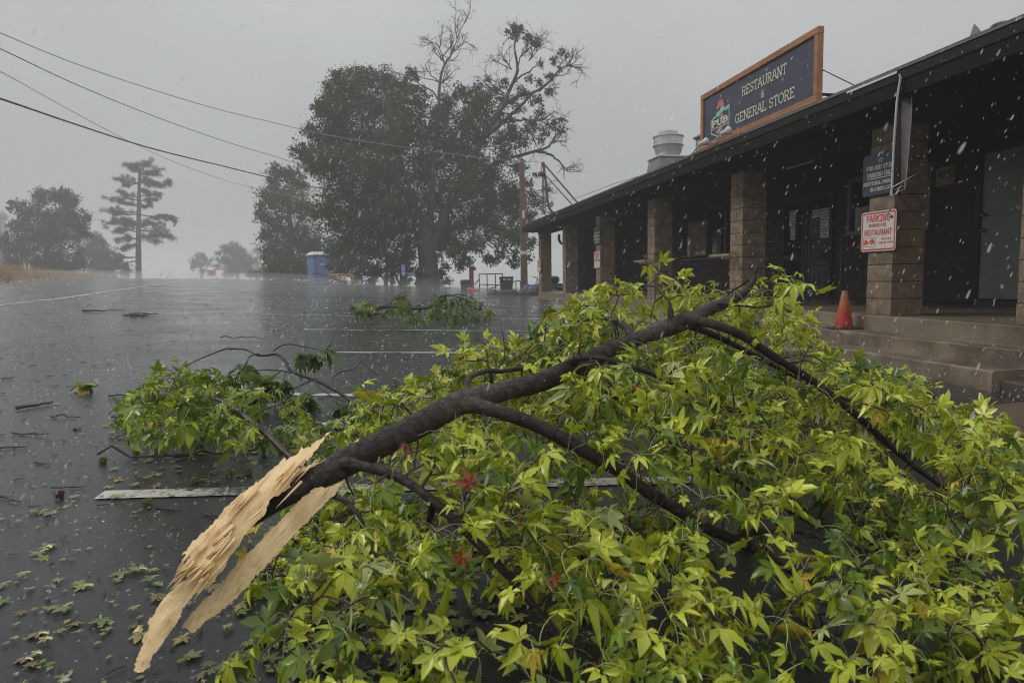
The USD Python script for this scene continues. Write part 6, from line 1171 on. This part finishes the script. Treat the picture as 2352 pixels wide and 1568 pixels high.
def ground_twig(px, py, L, r, seed, ang=None, crooked=.14):
    q = np.random.default_rng(seed); c = hit(px, py); a = q.uniform(-.5, .5) if ang is None else ang; n = 8; d = np.array([math.cos(a), math.sin(a)])
    u = np.linspace(-.5, .5, n); off = np.cumsum(q.normal(0, crooked * L / n, n)); p = c[:2] + u[:, None] * L * d + off[:, None] * np.array([-d[1], d[0]])
    lift = np.abs(q.normal(0, .012, n)) * L * 3; pp = np.c_[p, gz(p[:, 0], p[:, 1]) + r + lift]
    return c, [tube(pp, np.linspace(r, r * .5, n), 6)] + [tube([pp[3 + k], pp[3 + k] + np.array([d[0] * .12 + q.normal(0, .08), d[1] * .12 + q.normal(0, .08), .25 * r + .02]) * L], [r * .6, r * .3], 5) for k in range(2)]
def twig_thing(name, lab, cat, px, py, L, r, seed, mat='dark_bark', ang=None, grp=None):
    c, ms_ = ground_twig(px, py, L, r, seed, ang); th = T(name, lab, cat, c, 0, grp); th.part('stick', ms_[0], mat, world=True)
    for m in ms_[1:]: th.part('side_twig', m, mat, world=True)
twig_thing('stick', 'short straight stick lying on the road, leftmost of the far debris', 'stick', 218, 717, .45, .022, 1, ang=.05)
twig_thing('stick', 'thin bent stick lying on the road just left of the bark heap', 'stick', 268, 713, .30, .012, 2, ang=.1)
twig_thing('stick', 'long dark twig on the asphalt left of the small leafy limb', 'stick', 355, 1052, .50, .006, 3, ang=.18)
twig_thing('stick', 'long thin twig parallel above the nearest white line', 'stick', 480, 1048, .40, .006, 4, ang=.3)
twig_thing('stick', 'thin curved twig lying alone beyond the arching oak twig', 'stick', 562, 780, .62, .008, 5, ang=-.05)
twig_thing('stick', 'reddish twig bundle at the left tip of the leafy limb', 'stick', 320, 975, .55, .006, 6, 'twig_bark', ang=-.5)
twig_thing('stick', 'small curled bark strip left of the nearest white line', 'bark', 80, 935, .22, .012, 7, 'twig_bark', ang=1.2)
for k, (px, py) in enumerate([(100, 1066), (160, 1122), (30, 1030), (25, 1150), (290, 910), (70, 1000), (300, 760), (430, 730), (610, 735), (205, 700), (20, 870), (335, 940), (500, 1190), (385, 1172), (150, 960), (270, 1010), (640, 760), (700, 720), (440, 690), (330, 1105)]):
    twig_thing('twig', 'small dark broken twig lying on the wet asphalt', 'twig', px, py, float(rf_.uniform(.08, .22)), float(rf_.uniform(.003, .006)), 40 + k, grp='small twigs on the asphalt', ang=float(rf_.uniform(-.6, .6)))
bh = T('bark_heap', 'small heap of reddish bark strips lying on the open road', 'bark', hit(316, 724))
for k in range(9):
    c, ms_ = ground_twig(316 + rf_.normal(0, 12), 725 + rf_.normal(0, 2), .28, .016, 70 + k, float(rf_.uniform(-.9, .9))); bh.part('strip', ms_[0], 'twig_bark', world=True)
for k, (px, py, m) in enumerate([(313, 1045, 'seed_ball'), (237, 1063, 'seed_ball'), (527, 1092, 'seed_ball'), (571, 1090, 'seed_ball'), (137, 1143, 'seed_ball_brown'), (447, 1110, 'seed_ball'), (475, 1000, 'seed_ball'), (340, 1160, 'seed_ball')]):
    c = hit(px, py); s = trimesh.creation.icosphere(3, .013); v = np.array(s.vertices); v *= 1 + .35 * (rf_.random(len(v)) < .3)[:, None]
    single('seed_ball', trimesh.Trimesh(v + c + [0, 0, .014], s.faces, process=False), m, 'brown dried spiky seed ball left of the nearest white line' if 'brown' in m else 'green spiky sweetgum seed ball on the asphalt', 'seed ball', None if 'brown' in m else 'spiky seed balls on the asphalt')
lf = T('leaf_sprig', 'small yellow-green leaf sprig lying alone on the asphalt far left', 'sprig', hit(195, 903))
c = hit(195, 903); lf.part('stem', tube(spline([c + [-.10, .0, .015], c + [-.06, .02, .05], c + [0, 0, .03]], 8), .004, 5), 'twig_bark', world=True)
for k in range(7):
    Rm = Rotation.from_euler('zyx', [k * .9, rf_.normal(0, .3), rf_.normal(.1, .3)]).as_matrix(); lf.part('leaf', trimesh.Trimesh(np.array(SGL[k % 5].vertices) * .085 @ Rm.T + c + [0, 0, .045], SGL[0].faces, process=False), ['leaf_green', 'leaf_yellow', 'leaf_lime'][k % 3], world=True, smooth=True)
# ------------------------------------------------------------------ rain: drops in the air and splashes on the lot
rr_ = np.random.default_rng(77)
dp_ = trimesh.creation.icosphere(1, 1.0); v = np.array(dp_.vertices); v[:, 2] *= 4.2; v[:, :2] *= (1 - .25 * v[:, 2:3] / 4.2); dp_ = trimesh.Trimesh(v, dp_.faces, process=False)
n = 22000; Y_ = .8 + 15 * rr_.random(n) ** .8; X_ = rr_.uniform(-1, 1, n) * (Y_ * .85 + .5); Zz = CAM_H + rr_.uniform(-.5, .62, n) * Y_; Zz = np.maximum(Zz, .02)
ok = ((np.c_[X_, Y_, Zz] @ N) < XE - .1); X_, Y_, Zz = X_[ok], Y_[ok], Zz[ok]; n = len(X_)
tilt = Rotation.from_euler('yx', np.c_[rr_.normal(.42, .08, n), rr_.normal(0, .08, n)]); sc = np.minimum(rr_.lognormal(math.log(.00125), .55, n), .0032) * np.clip(Y_ / 4, .7, 1.5)
instancer('/World/rain', [('drop', dp_, 'rain_drop')], np.c_[X_, Y_, Zz], tilt.as_quat(), sc, np.zeros(n, int), label='wind-driven raindrops falling across the parking lot', cat='rain')
crown = []
for k in range(7):
    a = k * .9; crown.append(tube([(.5 * math.cos(a), .5 * math.sin(a), 0), (.75 * math.cos(a), .75 * math.sin(a), .3), (.9 * math.cos(a), .9 * math.sin(a), .42)], [.16, .09, .05], 4))
ringm = lathe([(.45, 0), (.55, .16), (.65, 0)], 12); jet = lathe([(.2, 0), (.1, .6), (.16, .9), (0, 1.1)], 6)
n = 5200; tt = 1.3 + 19 * rr_.random(n) ** 1.15; px_ = rr_.uniform(-100, 2000, n); rx = (px_ - PX) / PF * tt; ok = (rx < np.array([B(4.8, t_, 0)[0] for t_ in tt])); rx, tt = rx[ok], tt[ok]; n = len(rx)
instancer('/World/rain_splashes', [('splash', join(crown + [ringm]), 'splash_water'), ('jet', join(jet, ringm), 'splash_water')], np.c_[rx, tt, gz(rx, tt) + .001], Rotation.from_euler('z', rr_.uniform(0, 6.28, n)).as_quat(), rr_.uniform(.003, .008, n) * (.7 + tt * .09), rr_.integers(0, 2, n), label='small splashes where raindrops hit the wet asphalt', cat='splashes')

# crumbs of leaf and bark washed over the lot
nb = 5200; bt = 1.3 + 22 * rr_.random(nb) ** 1.3; bx_ = (rr_.uniform(-150, 1700, nb) - PX) / PF * bt; ok = bx_ < np.array([B(4.8, t_, 0)[0] for t_ in bt]); bx_, bt = bx_[ok], bt[ok]; nb = len(bx_)
crumb = trimesh.Trimesh([(-.5, 0, .1), (0, -.35, .25), (.5, 0, .15), (.1, .4, .2)], [(0, 1, 2), (0, 2, 3)], process=False); stickb = tube([(-1, 0, .1), (0, .15, .12), (1, 0, .1)], .09, 4)
instancer('/World/leaf_crumbs', [('crumb', crumb, 'litter_green'), ('crumb', crumb, 'litter_yellow'), ('crumb', crumb, 'twig_bark'), ('bark_bit', stickb, 'dark_bark')], np.c_[bx_, bt, gz(bx_, bt) + .004], Rotation.from_euler('z', rr_.uniform(0, 6.28, nb)).as_quat(), rr_.uniform(.006, .022, nb) * (1 + bt * .05), rr_.integers(0, 4, nb), label='crumbs of leaf and bark washed over the wet asphalt', cat='debris')
